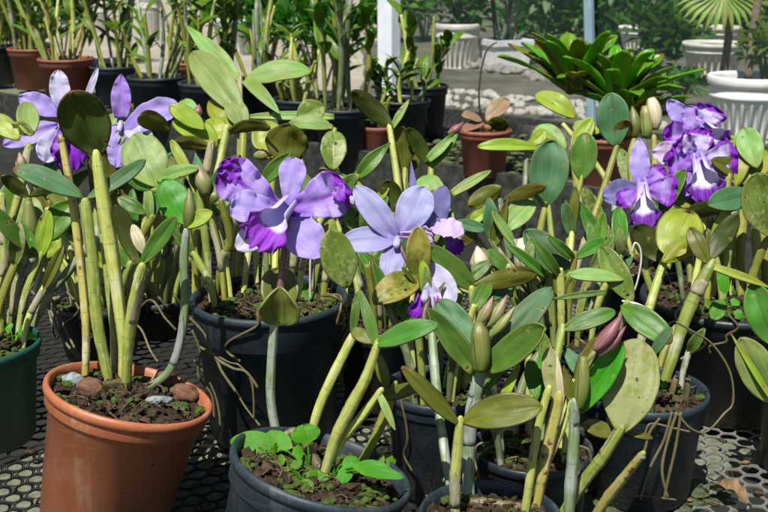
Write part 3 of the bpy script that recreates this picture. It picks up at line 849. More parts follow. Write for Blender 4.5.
# ------------------------------------------------------------------ posts and net
def post(px, y_d, w_px, mat, label, lean=0.0, top=2.6):
    c = P(px, 20, y_d); r = w_px * y_d / F / 2
    t = thing('post', label, 'post', (c.x, c.y, GZ))
    mb = MB(); ln = V((lean, 0, 0))
    a = BU * r * 1.5; b = BV * r * 1.2
    o = V((c.x, c.y, GZ)) - a * .5 - b * .5
    box(mb, o, a, b, V((lean, 0, top)))
    o1 = mb.build('shaft', M[mat], t, smooth=False)
    bv = o1.modifiers.new('b', 'BEVEL'); bv.width = .006; bv.segments = 2
    mb = MB(); box(mb, V((c.x, c.y, GZ)) - BU * r * 1.3 - BV * r * 1.1, BU * r * 2.6, BV * r * 2.2, V((0, 0, .02))); mb.build('base_plate', M['bluepost'], t, smooth=False)
    return c
pc = post(389, 5.4, 25, 'post', 'white square post standing behind the middle cane orchids')
pd = post(607, 4.55, 12, 'bluepost', 'slim blue grey post leaning behind the bromeliad', lean=-.2)
u_a = pc.dot(BU); v_a = pc.dot(BV) - .10
NB = V((pc.x, pc.y, 0)) + BV * .12
mb = MB(); nu = 24
for i in range(nu + 1):
    for j in range(13):
        u = 2.35 * i / nu; z = GZ + .05 + 2.2 * j / 12
        q = NB + BU * u + BV * (.03 * noise.noise(V((u * 2, z * 2, 0))))
        mb.v.append(V((q.x, q.y, z))); mb.uv.append((u / 2.5, (z - GZ) / 2.5))
mb.f = [(i * 13 + j, (i + 1) * 13 + j, (i + 1) * 13 + j + 1, i * 13 + j + 1) for i in range(nu) for j in range(12)]; mb.mi = [0] * len(mb.f)
tag(mb.build('shade_net', M['net'], origin=(NB.x, NB.y, GZ)), 'fine pale green shade net hanging right of the white post', 'net')

# ------------------------------------------------------------------ garden beyond
def leafmass(mb, c, rad, n, size, rr, asp=.45, up=.5, shell=.55):
    for i in range(n):
        while True:
            q = V((rr.uniform(-1, 1), rr.uniform(-1, 1), rr.uniform(-1, 1)))
            l = q.length
            if l < 1 and rr.random() < shell + (1 - shell) * l: break
        b = V(c) + V((q.x * rad[0], q.y * rad[1], q.z * rad[2])) * (1 + .25 * noise.noise(q * 2.5))
        dr = (q + V((rr.uniform(-.8, .8), rr.uniform(-.8, .8), rr.uniform(-.4, .9) + up * .5))).normalized()
        s = size * rr.uniform(.6, 1.4)
        t = b + dr * s
        nn = V((rr.uniform(-.7, .7), rr.uniform(-.7, .7), 1)); a = dr
        nn = (nn - a * nn.dot(a)).normalized(); sd = a.cross(nn) * s * asp * .5
        m1 = b.lerp(t, .45) + nn * s * .07
        mb.add([b, m1 - sd, t - nn * s * .08, m1 + sd, m1 - nn * s * .05], [(0, 1, 4), (1, 2, 4), (2, 3, 4), (3, 0, 4)], [(.5, 0), (0, .5), (.5, 1), (1, .5), (.5, .5)])
def shrub(px, py, d, rad, n, size, mat, label, seed, name='shrub', group=None, base=None, asp=.45):
    """py: pixel of the crown's centre"""
    rr = random.Random(seed); c = P(px, py, d)
    bz = GZ if base is None else base
    t = thing(name, label, 'shrub', (c.x, c.y, bz), group)
    mb = MB()
    for i in range(6):
        e = c + V((rr.uniform(-.6, .6) * rad[0], rr.uniform(-.6, .6) * rad[1], rr.uniform(-.3, .5) * rad[2]))
        b0 = V((c.x + rr.uniform(-.04, .04), c.y + rr.uniform(-.04, .04), bz))
        pp = catmull([b0, b0.lerp(e, .5) + V((0, 0, .05)), e], 5)
        tube(mb, pp, [.014 * (1 - .7 * k / len(pp)) for k in range(len(pp))], 6)
    mb.build('stem', M['bark'], t)
    mb = MB()
    for k in range(9):
        q = V((rr.uniform(-1, 1), rr.uniform(-1, 1), rr.uniform(-1, 1))) * .62
        leafmass(mb, c + V((q.x * rad[0], q.y * rad[1], q.z * rad[2])), [r * rr.uniform(.35, .6) for r in rad], n // 9, size, rr, asp)
    mb.build('foliage', M[mat], t)
    return t
def planter(px, py, w, hgt_ratio, d, label, mat='white', flutes=26, rimdrop=.0, square=False, name='garden_planter', group=None, seed=0, plant=True):
    """px,py: centre of the rim"""
    c = P(px, py, d); r = w * d / F / 2; h = 2 * r * hgt_ratio
    t = thing(name, label, 'planter', (c.x, c.y, c.z - h), group)
    m4 = Matrix.Translation((c.x, c.y, c.z - h)) @ Matrix.Rotation(R(20), 4, 'Z')
    mb = MB()
    if not square:
        rb = r * .72
        pr = [(rb * .5, 0), (rb, 0), (rb * 1.02, h * .04), (rb * .99, h * .05), (rb * 1.01, h * .06, 1), (lerp(rb, r * .9, .8), h * .66, 1), (r * .9, h * .68, 0),
              (r * .93, h * .69), (r * .94, h * .73), (r * .91, h * .745), (r * .92, h * .84)]
        lathe(mb, pr, 208 if flutes else 48, m4, (flutes, .035))
        body = mb.build('body', M[mat], t)
        mb = MB()
        lathe(mb, [(r * .92, h * .845), (r * .97, h * .87), (r, h * .9), (r, h * .975), (r * .98, h), (r * .9, h), (r * .88, h * .96), (r * .85, h * .6)], 48, m4)
        mb.build('rim', M[mat], body)
    else:
        def frust(z0, z1, a0, a1):
            v = [m4 @ V((sx * a, sy * a, z)) for z, a in ((z0, a0), (z1, a1)) for sx, sy in ((-1, -1), (1, -1), (1, 1), (-1, 1))]
            mb.add(v, [(0, 1, 5, 4), (1, 2, 6, 5), (2, 3, 7, 6), (3, 0, 4, 7)])
        frust(0, h * .8, r * .80, r * .9)
        for k in (-1, 1):      # sunk panels read as raised corner strips
            for ax in (0, 1):
                pass
        frust(h * .8, h * .802, r * .9, r * .97); frust(h * .802, h * .98, r * .98, r * 1.0); frust(h * .98, h * .982, r, r * .88); frust(h * .982, h * .7, r * .88, r * .8)
        body = mb.build('body', M[mat], t, smooth=False)
    mb = MB(); zs = h * .86
    lathe(mb, [(.001, zs), (r * .5, zs + .02), (r * .86, zs)], 24, m4); mb.build('soil', M['soil'], body)
    return c, r, t

# white planters and their plants, beyond the net
gd = lambda y: Z(384, y, GZ)
c, r, t = planter(752, 75, 86, .80, 7.4, 'bright white fluted planter standing alone at the right edge')
shrub(772, 50, 7.3, (.20, .24, .15), 200, .12, 'bush2', 'loose leafy shrub growing in the bright white planter at the right edge', 21, base=c.z - .05)
mb = MB(); q0 = P(748, 78, 7.3); tube(mb, catmull([q0, P(752, 40, 7.3), P(763, -30, 7.3)], 5), [.03] * 11, 8)
tag(mb.build('trunk_stem', M['bark'], origin=q0), 'thin bare brown trunk rising from the planter at the right edge', 'small tree')
c, r, t = planter(458, 23, 47, .95, 12.0, 'cream urn shaped planter with ribbed body behind the stone border', 'cream', 22)
shrub(462, 0, 12.0, (.36, .3, .36), 500, .16, 'bush', 'dark green shrub growing out of the cream urn planter', 22, base=c.z - .05)
c, r, t = planter(505, 38, 44, .74, 12.0, 'pale blue white square planter box beside the cream urn', 'white', 0, square=True)
rr = random.Random(3)
tt = thing('yucca', 'bare grey stalked plant growing in the square planter box', 'plant', (c.x, c.y, c.z - .06))
for i in range(7):
    mb = MB(); a = V((c.x + rr.uniform(-.1, .1), c.y + rr.uniform(-.1, .1), c.z - .06)); e = a + V((rr.uniform(-.25, .25), rr.uniform(-.2, .2), rr.uniform(.6, .95)))
    tube(mb, catmull([a, a.lerp(e, .5) + V((rr.uniform(-.05, .05), 0, 0)), e], 4), [.014] * 9, 6); mb.build('stem', M['wood'], tt)
mb = MB()
for i in range(5): leafmass(mb, V((c.x + rr.uniform(-.25, .25), c.y, c.z + rr.uniform(.5, .9))), (.16, .16, .16), 50, .2, rr, .18)
mb.build('foliage', M['bush2'], tt)
for (px, py, w, hr, d, lab, mt) in [(718, 26, 46, .55, 13.5, 'weathered round planter with a dark band, farthest under the palm', 'cream'),
                                    (714, 42, 62, .50, 10.5, 'wide weathered round planter in front of the farthest one', 'cream'),
                                    (641, 26, 44, .5, 12.5, 'low white bowl planter behind the bromeliad', 'white'),
                                    (241, 20, 60, .55, 9.5, 'white round planter seen through the cane orchids left of the post', 'white'),
                                    (148, -6, 24, 1.9, 9.5, 'tall white ribbed planter behind the left cane orchids', 'cream'),
                                    (98, 2, 20, 1.6, 10.5, 'narrow cream planter behind the left terracotta pots', 'cream')]:
    c, r, t = planter(px, py, w, hr, d, lab, mt, 24)
for (px, py, d, rad, n, sz, mt, lab) in [
    (660, 40, 11.5, (.34, .3, .36), 700, .17, 'bush', 'bushy green shrub behind the right half of the bromeliad'),
    (610, 8, 13.5, (1.2, .5, .6), 1300, .2, 'bush', 'broad dark shrub filling the background above the bromeliad'),
    (690, 6, 16, (1.3, .6, .8), 1300, .25, 'bush', 'large dark shrub behind the round planters'),
    (752, 4, 15, (.9, .5, .8), 1100, .22, 'bush2', 'light green shrub at the top right corner'),
    (545, 10, 15, (.7, .5, .55), 900, .2, 'bush', 'dark green shrub right of the square planter box'),
    (425, -4, 15.5, (.6, .5, .4), 600, .2, 'bush2', 'light shrub behind the white post'),
    (680, 84, 8.8, (.22, .2, .10), 260, .10, 'bush', 'low green plant in front of the wide weathered planter'),
    (262, 4, 9.3, (.42, .3, .25), 500, .14, 'bush', 'dark olive plant growing in the round white planter left of the post'),
    (320, 28, 8.4, (.5, .3, .2), 500, .15, 'bush', 'low dark shrub on the sand left of the white post'),
    (60, -6, 12, (.6, .5, .4), 600, .2, 'bush', 'dark shrub at the top left edge'),
    (10, 12, 10, (.35, .3, .4), 400, .18, 'bush2', 'light green shrub in the top left corner')]:
    shrub(px, py, d, rad, n, sz, mt, lab, int(px) + 40)
# fan palm frond hanging in from above
c = P(722, -8, 8.5)
t = thing('fan_palm', 'small fan palm with drooping yellow green frond above the round planters', 'palm', (c.x, c.y + .1, GZ))
mb = MB(); tube(mb, catmull([V((c.x + .1, c.y + .15, GZ)), V((c.x + .12, c.y + .12, GZ + .7)), c], 6), [.035] * 13, 8); mb.build('trunk', M['bark'], t)
for i in range(15):
    a = R(-80 + i * 160 / 14); mb = MB()
    tip = c + V((math.sin(a) * .38, -.12 * math.cos(a), -.12 - .26 * math.cos(a) + .05))
    blade(mb, c, tip, V((0, -.6, .8)), .05, 'lance', .12, .35, nu=4, nv=8); mb.build('frond_segment', M['palm'], t, solid=.001)
# stones edging the path: two rows
sg = 0
def border_stone(px, py, s, mat, grp, lab):
    global sg; sg += 1
    d = gd(py); c = P(px, py, d); mb = MB(); rr = random.Random(sg)
    blob(mb, c + V((0, 0, s * .3)), (s * rr.uniform(.8, 1.25), s * rr.uniform(.7, 1), s * rr.uniform(.45, .8)), sg, 2, .75, rot=rr.random() * 3)
    tag(mb.build('border_stone', M[mat], origin=(c.x, c.y, GZ)), lab, 'stone', grp)
rr = random.Random(9)
for row in range(3):
    for i in range(15):
        f = i / 14
        px = lerp(448, 590, f) + rr.uniform(-3, 3); py = lerp(97, 112, f) + row * 6 - 3 + rr.uniform(-1.5, 1.5)
        border_stone(px, py, rr.uniform(.035, .085), 'chalk2', 'white stones along the near path edge', 'rounded whitish stone in the near path border right of the small terracotta pot')
for i in range(12):
    border_stone(lerp(648, 790, i / 11) + rr.uniform(-3, 3), lerp(127, 142, i / 11) + rr.uniform(-2, 3), rr.uniform(.05, .085), 'chalk2', 'white stones by the bright planter', 'whitish stone in the row at the foot of the bright white planter')
for i in range(15):
    f = i / 14
    border_stone(lerp(452, 545, f) + rr.uniform(-2, 2), lerp(66, 80, f) + rr.uniform(-2, 2), rr.uniform(.06, .10), 'stone2', 'grey stones under the square planter', 'grey brown stone in the far border below the square planter box')

# ================================================================== cane orchids and others on the rear bench
def stem_orchid(px, py, w, k, mat, label, seed, n=8, hpx=(70, 120), lean=.35, dens=.5, cm=('o', 'g', 'o', 'd'), fol='fol', lsize=.075, dead=1):
    rr = random.Random(seed)
    p = make_pot(px, py, w, k, M[mat], label, 'cane_orchid', 'cane orchid', seed=seed, seg=40, chips=40, group='potted cane orchids on the rear bench')
    mb = MB(); s = p.d / F
    for i in range(n):
        a = rr.random() * 6.28; r = p.R * .7 * math.sqrt(rr.random())
        b = p.c + V((r * math.cos(a), r * math.sin(a), -.004))
        h = rr.uniform(*hpx) * s
        e = b + V((math.cos(a) * lean * h * rr.uniform(.1, 1), math.sin(a) * lean * h * rr.uniform(.1, .8), h))
        mid = b.lerp(e, .5) + V((rr.uniform(-.02, .02), rr.uniform(-.02, .02), h * .04))
        pp = catmull([b, mid, e], 10)
        wr = rr.uniform(.0045, .0075)
        q = MB(); tube(q, pp, [wr * interp([.7, 1, 1.1, .9, .5], j / 20) for j in range(21)], 8, .06, .025)
        q.build('cane', CM[rr.choice(cm)], p.th)
        if i < dead: continue
        for j in range(6, 21):
            if rr.random() > dens: continue
            sd = 1 if j % 2 else -1
            t = (pp[min(j + 1, 20)] - pp[j - 1]).normalized()
            out = V((math.cos(a + 1.3), math.sin(a + 1.3), 0)) * sd
            dr = (out + t * rr.uniform(.4, 1.3) + V((rr.uniform(-.4, .4), rr.uniform(-.4, .4), rr.uniform(-.2, .2)))).normalized()
            ln = lsize * rr.uniform(.6, 1.25)
            blade(mb, pp[j], pp[j] + dr * ln, V((rr.uniform(-.5, .5), rr.uniform(-.8, .2), 1)), ln * rr.uniform(.22, .34), 'lance', .10, .2, nu=4, nv=8, ph=0, twist=rr.uniform(-.5, .5))
    if mb.v: mb.build('foliage', M[fol], p.th, solid=.0008)
    return p
stem_orchid(-6, 46, 44, .85, 'black', 'cane orchid in a black pot cut by the left edge', 101, 9, (60, 120), dens=.55)
stem_orchid(31, 48, 47, .85, 'terra2', 'cane orchid in a terracotta pot, second pot from the left edge', 102, 10, (60, 110))
stem_orchid(66, 58, 56, .82, 'terra2', 'cane orchid in the larger terracotta pot with yellow leaning canes', 103, 13, (50, 120), cm=('y', 'o', 'g', 'b'), lean=.5, dens=.3)
stem_orchid(113, 66, 46, .85, 'grey', 'cane orchid in a dark grey pot right of the larger terracotta pot', 104, 9, (55, 110), dens=.45)
stem_orchid(156, 76, 58, .80, 'grey', 'cane orchid with dead silvery canes in a wide grey pot', 105, 11, (45, 110), cm=('s', 'o', 'd', 'g'), lean=.5, dens=.25, dead=4)
stem_orchid(208, 82, 60, .80, 'grey', 'cane orchid in a grey pot behind the long pale leaves', 106, 10, (60, 120), dens=.5)
stem_orchid(258, 78, 50, .80, 'black', 'cane orchid with silvery bare canes in a black pot left of centre', 107, 10, (50, 110), cm=('s', 's', 'o', 'y'), dens=.25, dead=4)
stem_orchid(303, 98, 62, .72, 'grey', 'cane orchid in a low dark pot with short yellow canes', 108, 14, (30, 70), dens=.3, cm=('y', 'o', 'g'), lsize=.05)
stem_orchid(343, 107, 62, .74, 'grey', 'tall leafy cane orchid in a blue grey pot left of the white post', 109, 8, (70, 150), lean=.10, dens=.5, lsize=.085)
stem_orchid(400, 99, 62, .72, 'black', 'cane orchid in a black pot just right of the white post', 110, 7, (30, 50), dens=.35, cm=('g', 'y', 's'))
p = stem_orchid(424, 85, 50, .98, 'black', 'leafy cane orchid in a tall black pot right of the white post', 111, 7, (40, 75), lean=.25, dens=.45, cm=('y', 'g'), lsize=.08)
stem_orchid(188, 62, 40, .9, 'terra2', 'cane orchid in a red pot behind the grey pots', 112, 8, (60, 110), dens=.45)
stem_orchid(378, 126, 34, .8, 'terra2', 'small red brown pot with short canes behind the arching dark leaf', 113, 4, (20, 40), dens=.3, lsize=.04)

# little phalaenopsis with a bare spike
p = make_pot(485, 129, 54, .86, M['terra2'], 'small terracotta pot with a moth orchid and one bare dark spike', 'moth_orchid', 'moth orchid', seed=120, chips=50)
c = Cane(); c.o = p.th; c.d = p.d; c.th = p.th
cane(p, [(483, 124), (479, 100), (481, 72), (487, 50), (497, 42)], [2.6, 2.2, 2, 2, 1.6], 'twig', name='flower_spike', node=40)
leaf(c, (486, 121), (508, 99), 17, .5, .02, 'pale', mats=M['pinkleaf'])
leaf(c, (482, 121), (462, 115), 8, .6, -.02, 'pale', mats=M['pinkleaf'])
leaf(c, (484, 123), (462, 130), 9, .5, -.03, 'pale', mats=M['pinkleaf'])
leaf(c, (487, 123), (509, 126), 13, -.4, -.02, 'dark')
# bromeliad
p = make_pot(604, 136, 62, .84, M['terra2'], 'large green bromeliad rosette in a terracotta pot', 'bromeliad', 'bromeliad', seed=121, chips=20, zb=.0)
rr = random.Random(44)
def strap_leaf(c, az, el, ln, w, mat, droop, par):
    mb = MB(); vs, uv, fs = [], [], []
    hd = V((math.cos(az), math.sin(az), 0)); sd = V((-math.sin(az), math.cos(az), 0))
    pos = V(c); e = el; nv = 14
    for j in range(nv + 1):
        v = j / nv; hw = w * .5 * (.75 + .25 * v) * max(0.02, 1 - v ** 6) ** .6
        t = hd * math.cos(e) + V((0, 0, math.sin(e))); nrm = V((0, 0, math.cos(e))) - hd * math.sin(e)
        for i in range(7):
            u = i / 3 - 1
            vs.append(pos + sd * (u * hw) + nrm * (abs(u) ** 1.5 * hw * .35 + .0025 * math.sin(v * 9 + u * 4 + az * 3))); uv.append((.5 + u / 2, v))
        pos = pos + t * (ln / nv); e -= droop / nv
    for j in range(nv):
        for i in range(6): fs.append((j * 7 + i, j * 7 + i + 1, (j + 1) * 7 + i + 1, (j + 1) * 7 + i))
    mb.add(vs, fs, uv); mb.build('leaf', mat, par, solid=.001)
for cx, cz, n, sc in ((0.02, .10, 26, .84), (-.065, .12, 24, .92), (.06, .06, 14, .74)):
    for i in range(n):
        f = i / n; az = i * 2.4 + rr.uniform(-.25, .25)
        el = R(lerp(34, 86, f) + rr.uniform(-8, 8)); ln = lerp(.225, .165, f) * rr.uniform(.85, 1.12) * sc
        strap_leaf(p.top + V((cx + .012 * math.cos(az), .012 * math.sin(az) + (-.02 if cx > 0 else .05), cz - .03)), az, el, ln, rr.uniform(.040, .056), M['brom'] if rr.random() < (.88 if cx > -.05 else .72) else M['brom2'], R(rr.uniform(20, 50)), p.th)

# ================================================================== the front bench
GP = 'potted orchids on the front bench'
# ---- A: terracotta pot, front left
A = make_pot(130, 392, 168, .84, M['terra'], 'orchid with thick pale canes in the bright terracotta pot at the front left', tilt=(14, -5), soil=.012, group=GP, seed=1, seg=96, chips=120, moss=.0, taper=.75, collar=.15)
a1 = cane(A, [(84, 382), (86, 330), (81, 270), (73, 205), (62, 142)], [7, 9, 9, 9, 7.5], 'b', -.01, node=38)
a2 = cane(A, [(111, 386), (105, 362), (97, 320), (92, 262), (86, 208)], [9, 12, 13, 14, 12], 'g', -.03)
a3 = cane(A, [(121, 384), (123, 345), (119, 305), (112, 255), (104, 205), (97, 158)], [8, 11, 13, 15, 16, 11], 'y', -.045, node=38)
a4 = cane(A, [(111, 376), (114, 340), (109, 292), (103, 240)], [7, 8, 8, 7], 'g', .0)
a5 = cane(A, [(126, 388), (128, 352), (133, 312), (141, 272)], [9, 12, 14, 12], 'g', -.05, node=34)
a6 = cane(A, [(132, 386), (151, 386), (170, 370), (181, 338), (185, 300), (184, 262), (186, 234)], [8, 9, 9, 9, 10, 10, 8], 's', -.02, node=30)
leaf(a3, (100, 157), (71, 91), 47, -.1, -.040, 'dark', bow=.03, cup=-.15, fold=.05)
leaf(a2, (84, 198), (14, 169), 21, .35, -.005, 'teal', bow=.10)
leaf(a2, (86, 199), (145, 160), 15, .3, .01, 'teal', bow=-.08)
leaf(a5, (140, 266), (116, 205), 20, -.1, -.01, 'dark', db=.03)
leaf(a5, (141, 265), (176, 216), 17, .15, -.01, 'mid', bow=.03)
leaf(a5, (144, 255), (133, 225), 12, .1, 0, 'pale', kind='sepal', mats=M['paper'], name='sheath', db=.02)
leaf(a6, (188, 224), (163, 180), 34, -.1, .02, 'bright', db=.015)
leaf(a6, (185, 228), (212, 212), 15, .4, .0, 'lime')
bud(a6, (187, 229), (189, 188), 14, 'sheath', name='sheath')
bud(a1, (63, 146), (58, 134), 8, 'dry', name='tip_scar')
for (x, y, r, lab) in [(91, 396, (.0125, .011, .009), 'round brown lava stone at the left side of the front terracotta pot'),
                       (166, 386, (.012, .010, .010), 'round brown lava stone at the back right of the front terracotta pot'),
                       (184, 400, (.015, .010, .0085), 'long brown lava stone against the right rim of the front terracotta pot')]:
    q = P(x, y, soil_pt(A, x, y)); mb = MB(); blob(mb, q + V((0, 0, r[2] * .5 + .003)), r, int(x), 3, .35)
    tag(mb.build('lava_stone', M['stone'], origin=q), lab, 'stone', 'brown stones in the terracotta pot')
for (x, y, r, lab) in [(75, 388, (.010, .009, .008), 'pale bluish stone at the left rim of the front terracotta pot'),
                       (158, 407, (.013, .006, .005), 'flat pale stone at the front of the front terracotta pot')]:
    q = P(x, y, soil_pt(A, x, y)); mb = MB(); blob(mb, q + V((0, 0, r[2] * .4 + .004)), r, int(x), 3, .5)
    tag(mb.build('pale_stone', M['chalk'], origin=q), lab, 'stone')

# ---- B: dark pot, front, with the big lilac flower
B = make_pot(322, 466, 186, .80, M['grey'], 'orchid with the big splashed lilac flower in a dark pot with weeds, front centre', tilt=(15, -5), soil=.014, group=GP, seed=2, seg=96, chips=140, moss=.3, taper=.82, collar=.2)
b0 = cane(B, [(279, 440), (271, 405), (271, 365), (275, 318)], [9, 9, 10, 9], 's', -.02, node=34)
b1 = cane(B, [(309, 434), (319, 408), (332, 378), (352, 338)], [9, 11, 11, 10], 'y', -.02, node=30)
b2 = cane(B, [(321, 478), (335, 440), (352, 405), (366, 378), (377, 346)], [9, 13, 14, 12, 9], 'y', -.03, node=31)
b3 = cane(B, [(318, 476), (342, 441), (362, 416), (379, 393)], [7, 9, 10, 8], 'y', -.015, node=29)
b4 = cane(B, [(352, 468), (372, 444), (386, 412), (394, 388)], [7, 10, 12, 9], 'o', -.01, node=30)
leaf(b0, (281, 322), (279, 268), 37, .0, .02, 'speck', cup=.5, mats=M['sheath'], name='spathe')
leaf(b0, (280, 324), (281, 288), 40, .55, -.02, 'olive', kind='round', cup=.4, mats=M['sheath'], name='spathe')
leaf(b1, (347, 288), (330, 230), 35, .1, -.01, 'speck', db=.0)
leaf(b1, (352, 338), (358, 292), 9, .1, 0, 'mid', kind='sepal')
leaf(b2, (377, 346), (360, 290), 13, .1, .01, 'mid', kind='strap')
leaf(b2, (376, 346), (438, 325), 20, .35, -.02, 'mid', bow=.10)
leaf(b2, (374, 344), (352, 330), 14, .3, .01, 'olive')
leaf(b4, (388, 391), (377, 354), 13, .1, 0, 'olive')
leaf(b4, (380, 398), (421, 386), 14, .2, -.02, 'olive')
leaf(b3, (379, 394), (395, 430), 9, .2, -.01, 'pale', kind='strap')
weed(B, 310, 470, [(230, 441, 24, .0), (262, 436, 20, .01), (303, 424, 30, .0), (292, 452, 14, -.01)])
weed(B, 332, 482, [(345, 428, 12, .02), (318, 488, 26, -.015), (352, 478, 24, -.01), (360, 462, 14, .0), (392, 470, 14, -.02), (404, 478, 12, -.03)])
weed(B, 300, 486, [(286, 492, 16, -.01), (310, 496, 14, -.015), (296, 476, 12, 0), (318, 480, 12, 0)])
weed(B, 372, 474, [(384, 464, 14, -.01), (366, 488, 16, -.01), (380, 486, 14, -.01), (396, 462, 12, 0)])
weed(B, 270, 462, [(258, 456, 12, 0), (276, 450, 12, 0), (262, 470, 12, -.01)])
weed(B, 290, 474, [(278, 462, 12, 0), (300, 468, 14, -.01), (284, 482, 12, -.01)])
leaf(b1, (250, 465), (233, 470), 7, .6, -.02, 'lime')
h = flower(b0, [(279, 300), (283, 262), (287, 226), (286, 210)], 8)
h.d -= .0
petal(h, (288, 214), (294, 157), 30, .0, -.002, 'sep', 'fan', ruffle=.03, name='sepal', db=.012)
petal(h, (283, 214), (322, 257), 40, .1, -.012, 'sep', 'sepal', name='sepal', db=.004, ruffle=.02)
petal(h, (278, 216), (237, 250), 28, .1, -.008, 'white', 'sepal', name='sepal', db=.004, ruffle=.02)
petal(h, (290, 212), (347, 187), 54, .05, -.010, 'hero', 'fan', ruffle=.09, bow=.04, name='petal')
petal(h, (282, 212), (220, 169), 52, .05, -.012, 'hero', 'fan', ruffle=.10, bow=.10, name='petal')
petal(h, (284, 212), (230, 206), 36, .2, -.018, 'sep', 'fan', ruffle=.06, bow=.10, name='petal', db=-.002)
petal(h, (332, 192), (349, 194), 22, .2, -.012, 'lip3', 'fan', ruffle=.16, name='petal_flare', db=-.012)
petal(h, (238, 184), (224, 160), 26, .2, -.006, 'lip3', 'fan', ruffle=.16, name='petal_flare', db=-.012)
lip(h, (288, 205), (258, 241), 54, -.030, 'lip', k=.15, ruf=.09, db=-.004)

# ---- G: dark pot cut by the lower edge
Gp = make_pot(490, 514, 144, .80, M['grey'], 'orchid with brown buds and yellow canes in the dark pot at the bottom edge', group=GP, seed=3, chips=90, taper=.82, collar=.2)
g1 = cane(Gp, [(456, 520), (455, 486), (457, 455), (460, 424)], [9, 12, 12, 10], 'y', -.02, node=30)
g2 = cane(Gp, [(470, 502), (468, 455), (472, 410), (480, 376)], [13, 15, 15, 13], 's', -.01, node=46)
g3 = cane(Gp, [(524, 514), (532, 465), (540, 420), (548, 392)], [9, 10, 9, 9], 'y', -.025, node=40)
g3b = cane(Gp, [(534, 510), (543, 470), (552, 430), (558, 400)], [11, 14, 14, 12], 'b', -.02, node=36)
g3c = cane(Gp, [(515, 512), (545, 468), (562, 430), (570, 405)], [6, 7, 7, 6], 'y', -.005, node=30)
g4 = cane(Gp, [(568, 520), (571, 480), (574, 440), (574, 407)], [12, 13, 12, 11], 's', -.035, node=40)
g5 = cane(Gp, [(560, 512), (582, 484), (602, 458), (619, 432)], [12, 13, 13, 11], 'g', -.03, node=40)
g6 = cane(Gp, [(588, 520), (606, 500), (624, 477), (641, 456)], [10, 11, 10, 8], 'b', -.045, node=34, db=None)
leaf(g1, (459, 425), (402, 367), 17, .1, -.02, 'olive', bow=.06)
leaf(g1, (462, 422), (542, 407), 33, .30, -.02, 'olive', bow=.08, fold=.25)
leaf(g2, (475, 370), (428, 308), 24, .15, -.01, 'mid', bow=-.04, fold=.4, kind='strap')
leaf(g2, (482, 372), (546, 328), 30, .45, -.03, 'mid', bow=-.05, fold=.4)
leaf(g2, (484, 366), (552, 288), 28, .35, .02, 'teal', db=.02, bow=.03)
leaf(g2, (474, 346), (437, 301), 30, .2, .02, 'teal', db=.02)
bud(g2, (479, 372), (478, 322), 20, 'sheath', db=-.012, name='sheath', shape=(.6, .9, 1, 1, .9, .35))
bud(g2, (477, 325), (493, 296), 12, 'bud', db=.0)
bud(g2, (486, 327), (507, 295), 13, 'bud', db=.004)
bud(g2, (488, 338), (515, 306), 10, 'budg', db=.0)
leaf(g3b, (556, 405), (549, 348), 20, .05, .01, 'freck')
leaf(g3b, (562, 408), (557, 352), 7, .0, 0, 'pale', mats=M['paper'], name='sheath', kind='lance')
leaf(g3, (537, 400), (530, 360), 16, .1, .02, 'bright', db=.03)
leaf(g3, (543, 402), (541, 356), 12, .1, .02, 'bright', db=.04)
bud(g4, (577, 410), (583, 356), 15, 'sheath', name='sheath', shape=(.5, .9, 1, .95, .8, .4))
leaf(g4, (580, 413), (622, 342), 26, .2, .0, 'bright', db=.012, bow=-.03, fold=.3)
bud(g4, (594, 350), (622, 314), 15, 'budm', db=.0)
bud(g4, (598, 356), (626, 326), 10, 'budm', db=.004)
bud(g4, (586, 362), (598, 346), 5, 'budg')
leaf(g5, (620, 434), (639, 340), 56, .1, .02, 'freck', cup=.1, fold=.05)
leaf(g5, (617, 436), (582, 424), 17, .3, .0, 'olive', db=.01)
leaf(g5, (622, 432), (652, 438), 8, .3, .0, 'olive', db=.01)
bud(g6, (639, 459), (645, 452), 9, 'chalk', name='tip_scar')
# silvery canes leaning up from behind the pot, with the two blue lilac flowers
g7 = cane(Gp, [(454, 500), (447, 468), (440, 420), (435, 372), (432, 335)], [9, 10, 10, 10, 9], 's', .06, node=48)

# ---- H, I: black pots just behind
Hp = make_pot(532, 446, 122, .85, M['black'], 'black pot half hidden behind the yellow stained canes near the bottom edge', group=GP, seed=4, taper=.84)
h1 = cane(Hp, [(515, 440), (516, 410), (525, 380), (540, 352)], [9, 10, 10, 8], 'd', .02)
h2 = cane(Hp, [(560, 452), (562, 420), (556, 372), (562, 330)], [8, 9, 9, 8], 'g', .02)
leaf(h2, (562, 330), (615, 312), 18, .3, .0, 'mid')
leaf(h1, (540, 352), (522, 320), 16, .2, .0, 'mid')
Ip = make_pot(440, 386, 112, .98, M['grey'], 'slim dark blue grey pot behind the silvery canes', group=GP, seed=5, taper=.8)
i1 = cane(Ip, [(420, 392), (422, 350), (424, 310), (420, 279)], [7, 8, 9, 8], 'd', -.06)
leaf(i1, (419, 280), (418, 227), 25, .05, -.015, 'mottle', fold=.3)
leaf(i1, (421, 279), (374, 303), 28, .45, -.03, 'mottle', bow=.12)
leaf(i1, (418, 286), (402, 268), 4, .1, -.01, 'olive', db=-.01)
i2 = cane(Ip, [(462, 392), (470, 355), (474, 322), (472, 292)], [8, 9, 9, 8], 'y', -.04)
leaf(i2, (477, 291), (420, 246), 23, .35, -.02, 'mid', bow=.06, db=.01)
leaf(i2, (471, 288), (537, 273), 20, -.15, -.03, 'olive', bow=.10)
leaf(i2, (476, 303), (512, 283), 18, .3, .02, 'teal')
leaf(i2, (472, 300), (452, 258), 14, .1, .02, 'pale', db=.03)
i3 = cane(Ip, [(450, 400), (452, 360), (455, 320), (462, 285)], [8, 9, 9, 8], 'g', .02)
leaf(i3, (462, 285), (490, 262), 14, .3, .0, 'mid')
